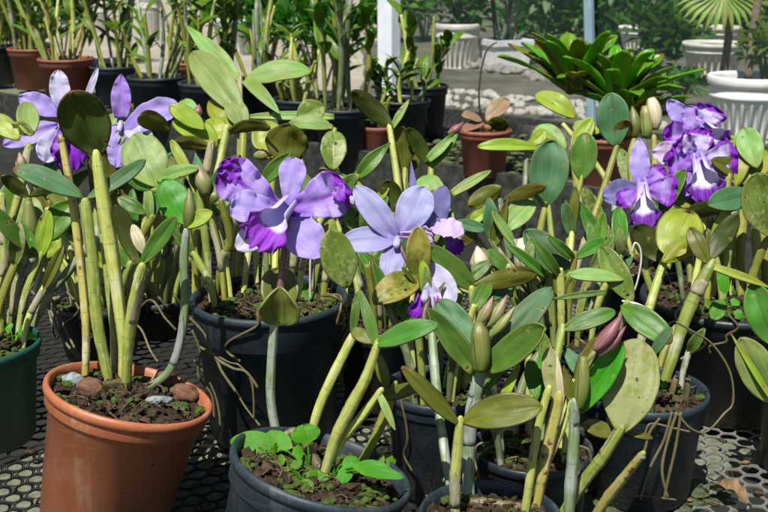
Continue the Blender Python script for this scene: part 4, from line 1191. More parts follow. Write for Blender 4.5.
m = flower(i1, [(424, 300), (412, 272), (402, 250), (398, 238)], 5, dt=.02)
petal(m, (397, 240), (355, 186), 27, .15, -.008, 'blue', 'sepal', ruffle=.02, name='sepal')
petal(m, (400, 236), (425, 187), 36, .0, .004, 'blue', 'petal', ruffle=.02)
petal(m, (398, 238), (340, 243), 26, .2, -.010, 'blue', 'sepal', ruffle=.02, name='sepal')
petal(m, (396, 242), (388, 282), 24, .1, -.010, 'blue', 'sepal', ruffle=.02, name='sepal')
petal(m, (398, 238), (372, 222), 22, .1, .01, 'blue', 'petal', db=.01)
lip(m, (402, 236), (431, 238), 26, -.012, 'pink', k=.2, ruf=.08, db=-.004)
lip(m, (410, 244), (420, 268), 24, -.010, 'lip3', k=.1, ruf=.08, db=.008)
m2 = flower(i1, [(428, 300), (436, 270), (434, 246), (430, 232)], 5, dt=.05)
petal(m2, (428, 236), (445, 186), 24, .0, -.01, 'grey', 'sepal', name='sepal', ruffle=.02)
petal(m2, (429, 226), (463, 236), 20, .6, -.012, 'pink', 'petal', bow=.12, db=-.02)
petal(m2, (418, 236), (411, 160), 9, .0, .01, 'grey', 'lance', name='sepal')
petal(m2, (428, 240), (434, 212), 18, .1, -.01, 'grey', 'petal', db=-.012)
petal(m2, (418, 264), (454, 304), 34, .1, -.02, 'white', 'sepal', name='sepal', ruffle=.02, db=-.04)
petal(m2, (430, 240), (440, 268), 16, .0, -.01, 'grey', 'sepal', name='sepal')
lip(m2, (440, 228), (460, 252), 22, -.01, 'lip3', k=.1, ruf=.08)
m3 = flower(g7, [(430, 340), (424, 318), (428, 300), (426, 292)], 5, dt=.02)
lip(m3, (420, 296), (414, 316), 18, -.01, 'lip3', k=.1, ruf=.08)
lip(m3, (436, 298), (444, 316), 18, -.01, 'lip3', k=.1, ruf=.08, db=.004)
petal(m3, (430, 280), (433, 312), 20, .0, 0, 'white', 'petal', db=.006)

# ---- E: small dark pot at right
E = make_pot(644, 388, 128, .88, M['grey'], 'small dark grey pot with bare brown stubs, right of centre', group=GP, seed=6, seg=72, taper=.80, chips=80, collar=.22)
e1 = cane(E, [(662, 385), (672, 358), (686, 316), (700, 285), (709, 268)], [10, 13, 14, 15, 12], 'g', -.01, node=50)
e2 = cane(E, [(634, 380), (640, 345), (650, 306), (663, 264)], [8, 9, 10, 9], 'g', .03, node=40)
e3 = cane(E, [(655, 378), (664, 352), (674, 330)], [7, 8, 7], 'o', .01)
for (x, y, x2, y2) in [(669, 402, 677, 376), (686, 403, 688, 378), (654, 396, 650, 378)]:
    cane(E, [(x, y), ((x + x2) / 2, (y + y2) / 2), (x2, y2)], 7, 'rootd', .0, name='stub', node=14)
leaf(e2, (667, 258), (690, 212), 46, .30, .03, 'lime', bow=.12, fold=.05, kind='round', db=-.02)
leaf(e2, (662, 262), (703, 238), 22, -.2, -.01, 'lime', bow=.12, db=-.025)
leaf(e2, (660, 262), (636, 225), 26, -.1, .0, 'dark', db=.02)
leaf(e1, (709, 266), (770, 288), 9, .3, -.01, 'lime', kind='strap')
leaf(e1, (708, 264), (690, 228), 18, .0, .01, 'olive')
leaf(e1, (706, 262), (738, 214), 20, -.1, .0, 'dark', db=.02)
e4 = cane(E, [(618, 392), (614, 360), (618, 330), (626, 306)], [7, 8, 9, 8], 'g', -.03)
leaf(e4, (621, 306), (671, 343), 26, .3, -.03, 'mid', bow=.08)
leaf(e4, (633, 303), (601, 247), 25, .05, .01, 'speck', db=.02)
leaf(e4, (624, 280), (569, 275), 13, .45, .0, 'pale', bow=.06, db=.02)
leaf(e4, (606, 292), (552, 299), 7, .1, .0, 'mid', kind='strap', db=.02)
weed(E, 655, 396, [(640, 376, 12, 0), (630, 400, 14, -.01), (668, 388, 10, 0)])
for pts, w in [([(672, 412), (664, 440), (650, 468), (640, 500)], 4), ([(677, 412), (668, 440), (662, 470), (668, 498)], 4), ([(681, 412), (676, 445), (668, 480), (664, 500)], 4),
               ([(660, 418), (650, 432), (644, 452), (636, 466)], 4), ([(678, 414), (690, 428), (706, 432), (724, 414), (733, 402), (730, 372), (712, 344), (690, 330), (676, 322)], 3),
               ([(620, 498), (640, 496), (660, 498), (676, 500)], 3), ([(690, 432), (672, 428), (650, 424), (644, 440)], 3)]:
    root(E, pts, w * .8, E.d - E.R * .98, mat='rootd')

# ---- F: wide black pot behind at right, with the violet flower cluster
Fp = make_pot(728, 296, 172, .66, M['black'], 'wide black pot with violet frilled orchid flowers at the right', group=GP, seed=7, seg=72, chips=140, moss=.45, taper=.82)
f1 = cane(Fp, [(656, 296), (644, 262), (652, 228), (662, 210)], [7, 8, 8, 7], 'g', .0)
fc = []
for pts, w, mt in [([(706, 305), (712, 260), (722, 215), (728, 180)], 9, 'o'), ([(722, 308), (726, 265), (731, 220), (735, 190)], 10, 'g'), ([(742, 300), (740, 262), (742, 225), (746, 190)], 10, 'o'),
                   ([(757, 306), (757, 265), (756, 225), (757, 190)], 9, 'g'), ([(690, 300), (700, 255), (703, 220), (706, 205)], 8, 'y'), ([(768, 300), (766, 260), (762, 220), (760, 170)], 10, 'o'),
                   ([(712, 300), (716, 270), (712, 235), (706, 215)], 8, 'y'), ([(748, 312), (752, 280), (762, 250), (772, 235)], 9, 'o')]:
    fc.append(cane(Fp, pts, w, mt, rnd.uniform(-.02, .03), node=34))
leaf(fc[0], (735, 188), (722, 140), 44, .35, .03, 'lime', bow=.1)
leaf(fc[1], (735, 185), (770, 152), 30, .4, .02, 'lime', bow=.08)
leaf(fc[2], (744, 176), (726, 136), 26, .3, .02, 'pale', bow=.1)
leaf(fc[2], (746, 180), (712, 160), 18, .3, -.03, 'olive', bow=.12)
leaf(fc[3], (757, 168), (744, 128), 26, .2, .02, 'pale')
leaf(fc[3], (752, 195), (708, 205), 24, .2, -.03, 'teal', db=-.02)
leaf(fc[3], (735, 208), (684, 216), 16, -.3, -.04, 'dark', bow=.1)
leaf(fc[4], (704, 210), (670, 196), 20, .5, -.03, 'lime', db=.02)
leaf(fc[5], (774, 238), (757, 173), 44, .1, -.01, 'speck', db=-.08)
leaf(fc[5], (768, 170), (735, 150), 22, .5, .0, 'lime')
leaf(fc[7], (722, 300), (714, 320), 16, .2, -.02, 'mid', db=-.1)
weed(Fp, 700, 318, [(690, 300, 10, .0), (712, 304, 12, 0), (680, 322, 14, -.01), (728, 330, 14, -.03)])
weed(Fp, 728, 320, [(720, 270, 12, .0), (738, 300, 10, 0), (742, 318, 10, -.01)])
# an unseen neighbour pushes its leaves in from the right edge
Xp = make_pot(806, 388, 92, .95, M['black'], 'orchid outside the right edge whose pale green leaves reach into view', group=GP, seed=17, chips=30)
x1 = cane(Xp, [(790, 396), (786, 380), (778, 360), (772, 345)], 9, 'g', -.04)
leaf(x1, (774, 346), (752, 284), 33, .1, .0, 'mid')
leaf(x1, (774, 404), (741, 338), 36, .1, -.01, 'pale', db=-.01)
leaf(x1, (772, 400), (731, 334), 7, .1, 0, 'lime', kind='strap', db=-.02)
# violet flowers
r1 = flower(f1, [(664, 250), (652, 222), (644, 200), (642, 186)], 5, dt=-.03)
petal(r1, (640, 184), (639, 138), 21, .0, .006, 'sep', 'strap', name='sepal', db=.006)
petal(r1, (640, 190), (602, 196), 27, .1, -.005, 'grey', 'sepal', name='sepal', db=.006)
petal(r1, (640, 188), (618, 204), 22, .1, -.012, 'viol', 'fan', ruffle=.08)
petal(r1, (644, 188), (678, 192), 36, .1, -.010, 'viol', 'fan', ruffle=.09, name='petal')
petal(r1, (643, 184), (664, 168), 20, .1, .0, 'viol', 'fan', ruffle=.08, name='petal')
lip(r1, (642, 182), (646, 226), 36, -.024, 'lip2', k=.1, ruf=.10, db=-.004)
r2 = flower(f1, [(672, 245), (690, 215), (696, 190), (697, 166)], 5, dt=-.02)
petal(r2, (694, 160), (652, 151), 26, .2, .0, 'pink', 'sepal', name='sepal', db=.01)
petal(r2, (696, 150), (676, 140), 26, .0, -.014, 'vwhite', 'fan', ruffle=.10)
petal(r2, (696, 162), (666, 162), 42, .0, -.010, 'viol', 'fan', ruffle=.09)
petal(r2, (698, 162), (738, 158), 42, .0, -.010, 'vwhite', 'fan', ruffle=.09)
petal(r2, (698, 162), (702, 128), 30, .0, .004, 'vwhite', 'fan', ruffle=.09, name='sepal')
petal(r2, (700, 170), (732, 192), 24, .0, -.004, 'lav', 'sepal', name='sepal')
petal(r2, (694, 170), (682, 196), 20, .0, -.004, 'lav', 'sepal', name='sepal')
lip(r2, (698, 158), (708, 198), 44, -.028, 'lip2', k=.15, ruf=.11, db=-.004)
r3 = flower(f1, [(680, 240), (698, 205), (706, 160), (702, 134)], 5, dt=.0)
petal(r3, (694, 132), (668, 100), 19, .0, .0, 'sep', 'sepal', name='sepal', db=.01)
petal(r3, (698, 134), (664, 136), 34, .0, -.006, 'viol', 'fan', ruffle=.09)
petal(r3, (700, 132), (714, 106), 36, .0, -.004, 'vwhite', 'fan', ruffle=.09)
petal(r3, (698, 132), (688, 106), 20, .0, .004, 'lav', 'sepal', name='sepal')
lip(r3, (702, 124), (724, 146), 32, -.018, 'lip2', k=.2, ruf=.11)

# ---- C: big black pot, middle left, with the pale leaf mass above
C = make_pot(269, 296, 158, .92, M['grey'], 'big dark pot of orchids under the mass of pale leaves, left of centre', group=GP, seed=8, seg=80, chips=160, moss=.5, taper=.80, collar=.24)
cc = []
for pts, w, mt, dt in [([(204, 296), (206, 240), (214, 190), (226, 132)], 9, 'y', .03), ([(194, 292), (197, 240), (203, 190), (211, 147)], 9, 'o', .0),
                       ([(226, 300), (226, 262), (232, 225), (241, 190)], 8, 'o', .0), ([(242, 296), (247, 262), (250, 235), (246, 200)], 8, 'y', .02),
                       ([(257, 290), (256, 258), (258, 232), (262, 205)], 7, 'y', .02), ([(212, 304), (208, 265), (205, 235), (198, 190)], 8, 'g', -.02),
                       ([(236, 288), (240, 230), (242, 165), (244, 118)], 8, 'o', .05), ([(232, 286), (238, 220), (240, 150), (240, 82)], 7, 'o', .08),
                       ([(310, 300), (318, 250), (328, 190), (334, 134)], 7, 'o', .05), ([(262, 288), (268, 230), (272, 185), (276, 155)], 7, 'g', .02),
                       ([(201, 300), (190, 240), (176, 190), (158, 190)], 8, 'o', -.03), ([(214, 300), (222, 260), (230, 240), (222, 205)], 8, 'o', -.04)]:
    cc.append(cane(C, pts, w, mt, dt, node=32))
leaf(cc[7], (240, 82), (186, 26), 18, .25, .04, 'pale', kind='lance', bow=.05)
leaf(cc[6], (244, 117), (193, 52), 33, .2, .05, 'pale', bow=.05)
leaf(cc[7], (244, 82), (311, 72), 20, .45, -.01, 'pale', bow=.12)
leaf(cc[7], (245, 80), (280, 114), 14, .3, -.05, 'pale', bow=.1, kind='strap')
leaf(cc[6], (334, 117), (243, 117), 10, .25, .0, 'pale', kind='strap', bow=.05)
leaf(cc[6], (240, 126), (211, 99), 32, .35, .02, 'lime', kind='round')
leaf(cc[6], (246, 130), (230, 100), 22, .3, .02, 'pale', db=-.01)
leaf(cc[8], (298, 118), (324, 106), 24, .3, .01, 'speck', kind='round')
leaf(cc[8], (334, 130), (333, 170), 26, .0, -.02, 'speck', kind='round')
leaf(cc[8], (334, 128), (290, 124), 14, .45, .0, 'pale', bow=.1)
leaf(cc[9], (276, 160), (262, 122), 34, .2, .02, 'lime', kind='round')
leaf(cc[9], (284, 162), (290, 124), 42, -.15, -.015, 'olive', kind='round', db=-.02)
leaf(cc[9], (282, 138), (312, 118), 16, .4, .01, 'lime')
leaf(cc[0], (224, 134), (270, 128), 12, -.4, -.03, 'olive', bow=.14)
leaf(cc[0], (218, 146), (173, 122), 26, .5, -.01, 'lime', bow=.1)
leaf(cc[0], (214, 142), (215, 118), 24, .4, .02, 'lime', kind='round')
leaf(cc[1], (211, 147), (174, 143), 14, -.3, -.02, 'olive', bow=.1)
leaf(cc[1], (205, 130), (170, 106), 18, .4, .0, 'lime', bow=.05)
leaf(cc[1], (170, 130), (139, 116), 19, -.25, -.04, 'olive', db=-.02)
leaf(cc[1], (198, 126), (183, 100), 18, .3, .02, 'pale')
leaf(cc[10], (158, 188), (134, 135), 44, .15, .02, 'pale', kind='oval', fold=.05)
leaf(cc[10], (157, 181), (198, 169), 13, .4, -.02, 'pale', bow=.1)
leaf(cc[10], (150, 190), (128, 170), 20, -.2, .0, 'mid')
leaf(cc[11], (222, 205), (190, 174), 18, -.1, .0, 'mid')
leaf(cc[2], (218, 215), (228, 180), 18, .1, .01, 'mid')
bud(cc[5], (206, 195), (196, 164), 17, 'bud', db=-.01)
bud(cc[5], (212, 206), (216, 184), 18, 'sheath', name='sheath')
bud(cc[0], (196, 118), (199, 104), 9, 'budm', db=-.01)
bud(cc[9], (254, 156), (276, 150), 12, 'bud', name='sheath')
leaf(cc[2], (241, 192), (232, 160), 14, .1, .0, 'pale', kind='sepal')
weed(C, 322, 300, [(308, 284, 26, .0), (305, 306, 22, -.02), (318, 275, 12, .01), (300, 292, 14, 0)])
weed(C, 215, 296, [(216, 280, 9, 0), (224, 290, 9, -.01)])
weed(C, 285, 292, [(262, 266, 10, 0), (292, 300, 8, 0)])
for pts, w in [([(190, 318), (205, 335), (214, 356), (232, 368), (246, 372), (258, 388)], 4), ([(197, 345), (215, 358), (222, 372), (236, 392)], 4), ([(192, 330), (200, 352), (198, 375), (212, 396), (214, 420)], 3.5),
               ([(210, 352), (228, 362), (240, 366), (252, 384), (254, 420)], 3), ([(232, 385), (246, 408), (260, 426)], 3), ([(194, 360), (206, 376), (216, 398), (220, 424), (216, 440)], 3)]:
    root(C, pts, w * .8, C.d - C.R * 1.0, -.01, mat='rootd')

# ---- K, J, S: pots hidden in the middle
K = make_pot(384, 318, 104, .85, M['black'], 'black pot hidden behind the blue lilac flower, centre', group=GP, seed=9)
kc = []
for pts, w, mt, dt in [([(398, 318), (404, 250), (398, 185), (390, 130)], 7, 'y', .05), ([(372, 318), (378, 270), (388, 240), (392, 218)], 7, 'o', .0),
                       ([(350, 314), (346, 270), (342, 240), (338, 225)], 7, 'g', .02), ([(408, 318), (420, 270), (436, 240), (440, 214)], 7, 'g', .02),
                       ([(392, 312), (400, 250), (404, 200), (405, 170)], 7, 'o', .06), ([(412, 316), (424, 250), (430, 200), (431, 166)], 7, 'o', .06),
                       ([(366, 316), (356, 250), (344, 190), (336, 170)], 7, 'y', .04), ([(376, 312), (370, 260), (362, 200), (352, 180)], 7, 'y', .05)]:
    kc.append(cane(K, pts, w, mt, dt, node=34))
leaf(kc[0], (393, 128), (352, 91), 20, -.1, -.02, 'dark', bow=.10)
leaf(kc[0], (392, 128), (409, 100), 8, .3, .0, 'pale', kind='strap')
leaf(kc[4], (404, 172), (400, 126), 22, -.05, -.02, 'olive')
leaf(kc[5], (431, 166), (408, 128), 16, -.05, -.02, 'dark')
leaf(kc[5], (414, 170), (415, 134), 18, .1, .0, 'olive', db=.03)
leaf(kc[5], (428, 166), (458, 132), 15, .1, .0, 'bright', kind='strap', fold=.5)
leaf(kc[5], (428, 160), (452, 138), 11, .2, .0, 'pale', kind='strap', db=-.01)
bud(kc[5], (448, 134), (464, 122), 9, 'budm')
leaf(kc[1], (390, 218), (388, 180), 26, -.1, -.01, 'dark')
leaf(kc[3], (440, 216), (424, 176), 30, .2, .03, 'pale')
leaf(kc[3], (436, 240), (448, 208), 22, .1, .01, 'speck')
leaf(kc[2], (370, 262), (348, 214), 30, .1, .02, 'pale', db=.02)
leaf(kc[2], (360, 260), (378, 212), 26, .1, .02, 'mid', db=.03)
leaf(kc[6], (338, 190), (320, 168), 12, .2, 0, 'olive')
leaf(kc[7], (352, 184), (336, 176), 10, .2, 0, 'mid')
leaf(kc[1], (384, 330), (352, 360) if False else (366, 300), 16, .1, 0, 'speck')
k0 = flower(kc[2], [(338, 262), (340, 244), (342, 228), (341, 216)], 4)
petal(k0, (342, 222), (346, 184), 20, .0, .0, 'pink', 'sepal', name='sepal')
petal(k0, (340, 220), (334, 204), 24, .2, -.01, 'pink', 'petal')
petal(k0, (344, 224), (328, 214), 16, .2, -.012, 'white', 'petal')
lip(k0, (342, 214), (330, 230), 18, -.01, 'lip3', k=.1)

J = make_pot(560, 332, 108, .8, M['black'], 'black pot hidden below the big blue green oval leaf, right of centre', group=GP, seed=10)
jc = []
for pts, w, mt, dt in [([(548, 332), (540, 280), (539, 240), (545, 207)], 7, 'o', .02), ([(572, 326), (566, 280), (570, 230), (581, 180)], 6, 'o', .03),
                       ([(560, 328), (582, 250), (600, 200), (617, 146)], 7, 'o', .05), ([(540, 334), (533, 310), (528, 290), (527, 272)], 8, 'g', -.05),
                       ([(556, 338), (558, 318), (564, 300), (569, 278)], 9, 'g', -.06), ([(530, 334), (516, 290), (506, 240), (500, 200)], 6, 'd', .02),
                       ([(524, 336), (512, 290), (500, 250), (489, 208)], 7, 'y', .0), ([(530, 334), (524, 240), (525, 190), (527, 148)], 6, 'd', .06),
                       ([(534, 332), (516, 300), (496, 270), (478, 240)], 7, 'o', -.02), ([(582, 334), (600, 280), (612, 240), (616, 190)], 8, 's', .04),
                       ([(530, 340), (518, 310), (512, 292), (509, 270)], 8, 'g', -.03), ([(546, 330), (550, 290), (552, 250), (549, 210)], 6, 'g', .01)]:
    jc.append(cane(J, pts, w, mt, dt, node=34))
leaf(jc[0], (545, 208), (552, 140), 39, .0, -.005, 'teal', fold=.2)
leaf(jc[2], (616, 147), (611, 93), 32, .0, -.01, 'teal')
leaf(jc[2], (617, 144), (628, 120), 17, -.2, -.02, 'olive')
leaf(jc[1], (581, 181), (586, 133), 27, .05, .0, 'mid')
leaf(jc[4], (570, 277), (525, 231), 30, .25, .0, 'teal', bow=.06)
bud(jc[3], (527, 274), (521, 238), 24, 'paper', name='sheath', shape=(.5, .9, 1, .95, .8, .3))
bud(jc[3], (536, 285), (543, 250), 14, 'paper', name='sheath', db=-.01)
leaf(jc[5], (468, 206), (501, 187), 19, -.05, -.01, 'olive', db=.0, kind='round')
leaf(jc[5], (503, 201), (546, 186), 14, -.2, -.02, 'olive', bow=.1)
leaf(jc[8], (452, 194), (491, 171), 11, .3, .01, 'pale', kind='strap', db=.04)
leaf(jc[7], (540, 149), (477, 147), 12, .35, -.02, 'lime', bow=.10)
leaf(jc[7], (530, 146), (546, 130), 14, .2, 0, 'lime')
leaf(jc[8], (455, 222), (486, 230), 12, .2, -.02, 'teal')
leaf(jc[6], (502, 232), (533, 200), 24, .3, .02, 'pale', db=.02)
leaf(jc[6], (489, 210), (470, 222), 12, .2, 0, 'lime')
leaf(jc[8], (462, 246), (476, 228), 12, .0, -.01, 'olive')
leaf(jc[10], (509, 272), (488, 250), 14, .2, 0, 'mid')
leaf(jc[10], (512, 290), (486, 312) if False else (500, 262), 12, .2, 0, 'lime')
bud(jc[8], (480, 275), (477, 246), 20, 'paper', name='sheath', db=-.02)
leaf(jc[10], (596, 330) if False else (540, 330), (522, 305), 16, .2, 0, 'mid')
# lime leaves under and beside the bromeliad, from a plant standing at the back of the bench
S = make_pot(640, 262, 96, .85, M['black'], 'black pot at the back of the front bench under the violet flowers', group=GP, seed=12)
sc = []
for pts, w, mt, dt in [([(620, 262), (590, 230), (578, 190), (572, 152)], 7, 'o', .03), ([(634, 258), (620, 210), (600, 170), (566, 128)], 6, 'y', .05),
                       ([(652, 258), (656, 210), (655, 170), (654, 140)], 7, 'o', .03), ([(640, 260), (634, 200), (630, 160), (634, 140)], 6, 'o', .02)]:
    sc.append(cane(S, pts, w, mt, dt, node=34))
leaf(sc[1], (576, 118), (536, 95), 20, .4, .02, 'lime', bow=.14)
leaf(sc[0], (566, 150), (534, 128), 24, .4, .02, 'pale', bow=.05)
leaf(sc[0], (560, 152), (538, 140), 16, .4, .0, 'lime')
leaf(sc[0], (572, 152), (592, 118), 18, .2, .02, 'lime', bow=-.05)
leaf(sc[1], (600, 132), (572, 126), 14, .4, 0, 'lime')
leaf(sc[0], (556, 146), (526, 144), 14, .3, -.02, 'lime')
bud(sc[3], (634, 138), (632, 106), 14, 'sheath', name='sheath')
bud(sc[2], (645, 138), (645, 106), 13, 'budg', shape=(.5, .95, 1, .95, .9, .5), name='sheath')
bud(sc[2], (655, 130), (651, 98), 14, 'paper', name='sheath', shape=(.4, .9, 1, 1, .95, .5))
leaf(sc[3], (632, 180), (634, 146), 10, .1, 0, 'pale', mats=M['paper'], name='sheath')

# ---- D: green pot at the left edge and O behind A
D = make_pot(-22, 342, 122, .86, M['green'], 'orchid in a dark green pot cut by the left edge', group=GP, seed=13, seg=72)
dc = []
for pts, w, mt, dt in [([(10, 338), (16, 290), (22, 262), (28, 246)], [7, 11, 13, 10], 'd', -.01), ([(18, 336), (24, 300), (32, 262), (36, 246)], [7, 9, 10, 8], 'd', .01),
                       ([(0, 330), (2, 290), (4, 250), (2, 200)], 9, 'g', .0), ([(24, 334), (38, 296), (47, 262), (60, 222)], 8, 'g', .04),
                       ([(26, 334), (46, 300), (68, 272), (84, 250)], [6, 9, 10, 9], 'd', .02), ([(-6, 326), (4, 250), (20, 190), (28, 150)], 9, 'o', .05),
                       ([(8, 328), (12, 290), (20, 250), (28, 204)], 8, 'o', .0)]:
    dc.append(cane(D, pts, w, mt, dt, node=34))
bud(dc[6], (27, 250), (28, 200), 17, 'sheath', name='sheath', shape=(.7, 1, 1, .9, .7, .4))
leaf(dc[2], (8, 248), (18, 178), 34, .1, .02, 'speck', db=.05)
leaf(dc[0], (29, 252), (-12, 205), 16, .2, -.03, 'mid', db=-.02)
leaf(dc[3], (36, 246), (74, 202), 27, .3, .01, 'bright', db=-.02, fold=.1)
leaf(dc[6], (29, 198), (2, 176), 14, -.3, -.02, 'dark')
leaf(dc[6], (30, 196), (58, 186), 10, -.2, -.01, 'dark')
leaf(dc[3], (40, 250), (30, 196), 22, .1, .02, 'pale', db=.05)
leaf(dc[3], (44, 258), (60, 238), 16, .3, .0, 'lime', db=-.02)
leaf(dc[5], (20, 140), (-8, 116), 20, .2, .01, 'lime')
leaf(dc[5], (30, 136), (26, 102), 22, .2, .03, 'pale', kind='round')
leaf(dc[5], (34, 134), (12, 124), 12, -.2, 0, 'olive')
bud(dc[5], (22, 172), (19, 152), 10, 'bud', db=-.02)
leaf(dc[4], (46, 200), (56, 168), 20, .1, .02, 'mid', db=.06)
leaf(dc[4], (70, 210), (50, 190), 16, .1, .02, 'olive', db=.04)
weed(D, 14, 345, [(6, 324, 10, 0), (28, 330, 10, -.01), (36, 338, 9, -.02)])
O = make_pot(98, 300, 92, .62, M['black'], 'small black pot hidden behind the canes of the front terracotta pot', group=GP, seed=14)
oc = []
for pts, w, mt, dt in [([(84, 300), (66, 240), (54, 190), (46, 140)], 7, 'y', .0), ([(96, 298), (108, 240), (116, 180), (120, 140)], 7, 'o', .0), ([(112, 302), (140, 250), (146, 215), (148, 196)], 8, 'y', -.03),
                       ([(122, 300), (150, 250), (156, 215), (158, 190)], 8, 'g', -.05), ([(112, 304), (140, 290), (150, 270), (153, 250)], 8, 'g', -.05), ([(74, 300), (60, 256), (54, 232), (60, 212)], 7, 'o', -.02)]:
    oc.append(cane(O, pts, w, mt, dt, node=32))
leaf(oc[0], (56, 148), (40, 112), 28, .2, .02, 'lime', db=-.04)
leaf(oc[1], (112, 148), (112, 112), 34, .3, .03, 'pale', db=-.04, kind='round')
leaf(oc[1], (108, 200), (100, 150), 30, -.1, -.02, 'olive', db=-.02)
leaf(oc[2], (146, 214), (118, 198), 14, .1, .0, 'mid')
l1 = flower(oc[0], [(60, 190), (62, 165), (62, 140), (62, 118)], 5, dt=-.04)
petal(l1, (62, 112), (58, 70), 20, .1, .0, 'white', 'sepal', name='sepal')
petal(l1, (62, 114), (19, 97), 22, .15, -.004, 'sep', 'sepal', name='sepal')
petal(l1, (58, 124), (3, 145), 21, .2, -.008, 'sep', 'sepal', name='sepal')
petal(l1, (58, 128), (44, 162), 26, .1, -.012, 'white', 'petal', name='petal')
petal(l1, (82, 110), (98, 68), 7, .0, .0, 'white', 'sepal', name='petal')
petal(l1, (62, 126), (60, 160), 22, .0, -.016, 'viol', 'fan', ruffle=.1)
lip(l1, (66, 120), (72, 168), 36, -.02, 'lip3', k=.1, db=-.004)
l2 = flower(oc[1], [(122, 180), (122, 150), (121, 130), (121, 122)], 5, dt=-.03)
petal(l2, (121, 118), (121, 74), 21, .0, .0, 'lav', 'strap', name='sepal')
petal(l2, (122, 132), (178, 103), 27, .25, .0, 'sep', 'petal', bow=.08)
petal(l2, (122, 128), (116, 168), 22, .1, -.01, 'sep', 'sepal', name='sepal')
petal(l2, (124, 128), (152, 140), 20, .3, -.01, 'white', 'petal')
petal(l2, (120, 126), (98, 148), 22, .3, -.01, 'sep', 'sepal', name='sepal')
for pts, w in [([(52, 300), (66, 330), (76, 350), (92, 372)], 3), ([(30, 290), (50, 310), (60, 335), (80, 360)], 3), ([(60, 286), (74, 300), (84, 320)], 2.5), ([(130, 320), (150, 300), (165, 318), (176, 330)], 2.5),
               ([(120, 316), (140, 328), (150, 350), (158, 362)], 2.5)]:
    root(O, pts, w, O.d - .07, -.03, 'rootd')

filler(Ip, 11, 51, (50, 110), .45); tangle(Ip, 3, 52)
filler(Hp, 11, 53, (50, 105), .45); tangle(Hp, 4, 54)
filler(K, 18, 55, (50, 115), .5); tangle(K, 3, 56)
filler(J, 17, 57, (45, 100), .45); tangle(J, 4, 58)
filler(S, 6, 59, (30, 62), .5); tangle(S, 2, 60)
filler(C, 14, 61, (50, 130), lw=(10, 18)); tangle(C, 3, 62, 3)
filler(O, 12, 63, (40, 130), .5); tangle(O, 5, 64, ln=(.03, .07))
filler(D, 7, 65, (50, 120))
filler(Fp, 12, 66, (50, 110), lw=(10, 18)); tangle(Fp, 3, 67)
filler(E, 2, 68, (40, 70), lw=(9, 14))
Q = make_pot(158, 296, 66, .6, M['black'], 'small black pot crowded with canes between the terracotta pot and the big dark pot', group=GP, seed=18)
filler(Q, 15, 70, (35, 135), .5); tangle(Q, 5, 71, ln=(.03, .06))
filler(D, 6, 72, (40, 90), .5); filler(O, 6, 73, (40, 80), .6)
for pot_, pts in ((A, [(84, 388), (100, 390), (118, 387), (134, 389)]), (B, [(282, 440), (300, 438), (318, 470), (340, 474), (352, 470)]), (Gp, [(470, 506), (495, 508), (520, 512), (536, 510)])):
    W = catmull([P(x, y, soil_pt(pot_, x, y)) + V((0, 0, .004)) for x, y in pts], 7)
    mb = MB(); tube(mb, W, [rnd.uniform(.0035, .0052) for _ in W], 12, .08, .012); mb.build('rhizome', CM['rootd'], pot_.th)
# ---- small loose things
def fallen_leaf(x, y, tx, ty, w, label):
    b = G(x, y, .006); t = G(tx, ty, .010); mb = MB()
    blade(mb, b, t, V((.1, -.2, 1)), w, 'lance', .18, .7, ruffle=.12, nu=10, nv=16, ph=rnd.random() * 6)
    tag(mb.build('dry_leaf', M['dry'], origin=b, solid=.0006), label, 'dry leaf')
fallen_leaf(710, 490, 752, 508, .020, 'curled dry brown leaf lying on the mesh at the lower right')
fallen_leaf(446, 492, 424, 498, .016, 'curled dry leaf lying between the two dark front pots')
fallen_leaf(222, 452, 205, 470, .010, 'small dark dry leaf on the mesh right of the front terracotta pot')
rr = random.Random(77)
spots_ = [(212, 470), (220, 438), (196, 486), (30, 452), (14, 488), (36, 500), (700, 470), (746, 462), (722, 440), (690, 500), (758, 492), (345, 405), (715, 505), (432, 470), (24, 430), (205, 505)]
for (x, y) in spots_:
    q = G(x, y, .002); mb = MB(); r = rr.uniform(.003, .007)
    blob(mb, q, (r, r * rr.uniform(.4, .8), r * rr.uniform(.25, .5)), x + y, 2, .8, rot=rr.random() * 3)
    tag(mb.build('bark_bit', M['chip'] if rr.random() < .7 else M['dry'], origin=q), 'small dark crumb of bark fallen on the mesh bench', 'debris', 'crumbs of bark on the mesh bench')
mb = MB()
for i in range(230):
    a = rr.choice([(640, 500, 70, 10), (690, 492, 40, 10), (640, 503, 50, 8), (560, 500, 40, 8)])
    q = G(a[0] + rr.gauss(0, a[2] * .5), a[1] + rr.gauss(0, a[3] * .5), -.002); r = rr.uniform(.002, .007)
    blob(mb, q, (r * 1.4, r * 1.4, r * .5), i, 1, .6)
o = mb.build('moss_patch', mat_simple('bench_moss', (.045, .06, .025), (.11, .125, .06), 200, .95, .8, .004, .2)); o['kind'] = 'stuff'
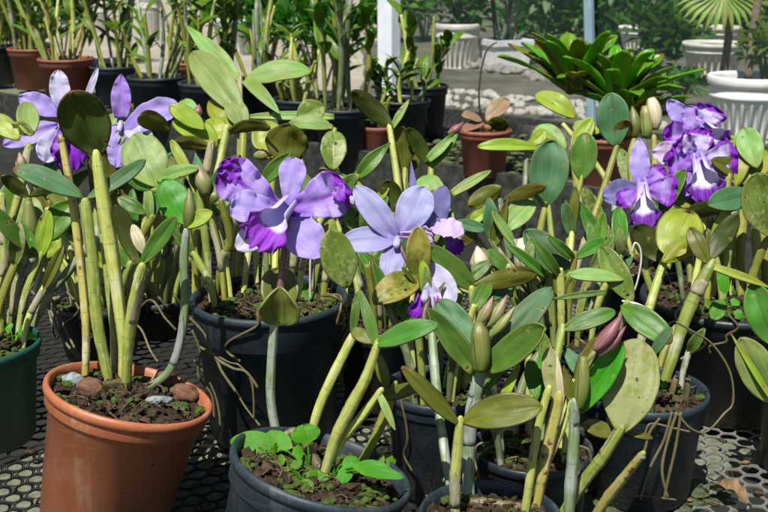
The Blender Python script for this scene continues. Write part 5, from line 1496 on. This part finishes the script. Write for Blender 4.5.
# white twisted tie
d = e4.d + .005
mb = MB(); pp = catmull([P(x, y, d) for x, y in [(622, 301), (632, 303), (644, 310), (655, 316), (648, 309), (634, 303), (628, 304), (640, 311), (652, 317)]], 6)
tube(mb, pp, [.0011] * len(pp), 6); tag(mb.build('plant_tie', M['tie'], origin=pp[0]), 'shiny white twisted tie on the green leaf right of centre', 'tie')
mb = MB(); pp = catmull([P(x, y, e2.d0) for x, y in [(628, 300), (636, 286), (641, 262), (640, 248), (635, 243), (632, 252)]], 6)
tube(mb, pp, [.0011] * len(pp), 6); tag(mb.build('support_wire', M['wire'], origin=pp[0]), 'thin bent grey wire hook above the white tie', 'wire')
mb = MB(); pp = catmull([P(x, y, C.d) for x, y in [(310, 300), (310, 270), (311, 240)]], 6)
tube(mb, pp, [.0011] * len(pp), 6); tag(mb.build('support_wire', M['wire'], origin=pp[0]), 'thin straight wire standing in the big dark pot', 'wire')

# ================================================================== light, sky, camera
EL, AZ = R(60), R(202)     # the sun stands high behind the viewer's left shoulder; AZ clockwise from +Y
sd = V((math.sin(AZ) * math.cos(EL), math.cos(AZ) * math.cos(EL), math.sin(EL)))
sun = bpy.data.lights.new('sun', 'SUN'); sun.energy = 5.0; sun.angle = R(.5); sun.color = (1, .965, .90)
so = bpy.data.objects.new('sun', sun); COL.objects.link(so); so.location = sd * 10
so.rotation_euler = sd.to_track_quat('Z', 'Y').to_euler()
w = bpy.data.worlds.new('World'); scene.world = w; w.use_nodes = True
nt = w.node_tree; bg = nt.nodes['Background']
sk = nt.nodes.new('ShaderNodeTexSky'); sk.sky_type = 'NISHITA'; sk.sun_disc = False
sk.sun_elevation = EL; sk.sun_rotation = AZ
nt.links.new(sk.outputs[0], bg.inputs[0]); bg.inputs[1].default_value = .05
cam = bpy.data.cameras.new('camera'); co = bpy.data.objects.new('camera', cam); COL.objects.link(co)
co.location = CAM; co.rotation_euler = (R(90) - PITCH, 0, 0)
cam.lens = 50; cam.sensor_width = 36; cam.clip_start = .05; cam.clip_end = 500
cam.dof.use_dof = True; cam.dof.focus_distance = 1.0; cam.dof.aperture_fstop = 22
scene.camera = co
scene.view_settings.view_transform = 'Standard'; scene.view_settings.look = 'None'
scene.view_settings.gamma = 1; scene.view_settings.exposure = .45
scene.view_settings.use_curve_mapping = False
scene.cycles.max_bounces = 8; scene.cycles.transparent_max_bounces = 12
scene.cycles.use_denoising = True
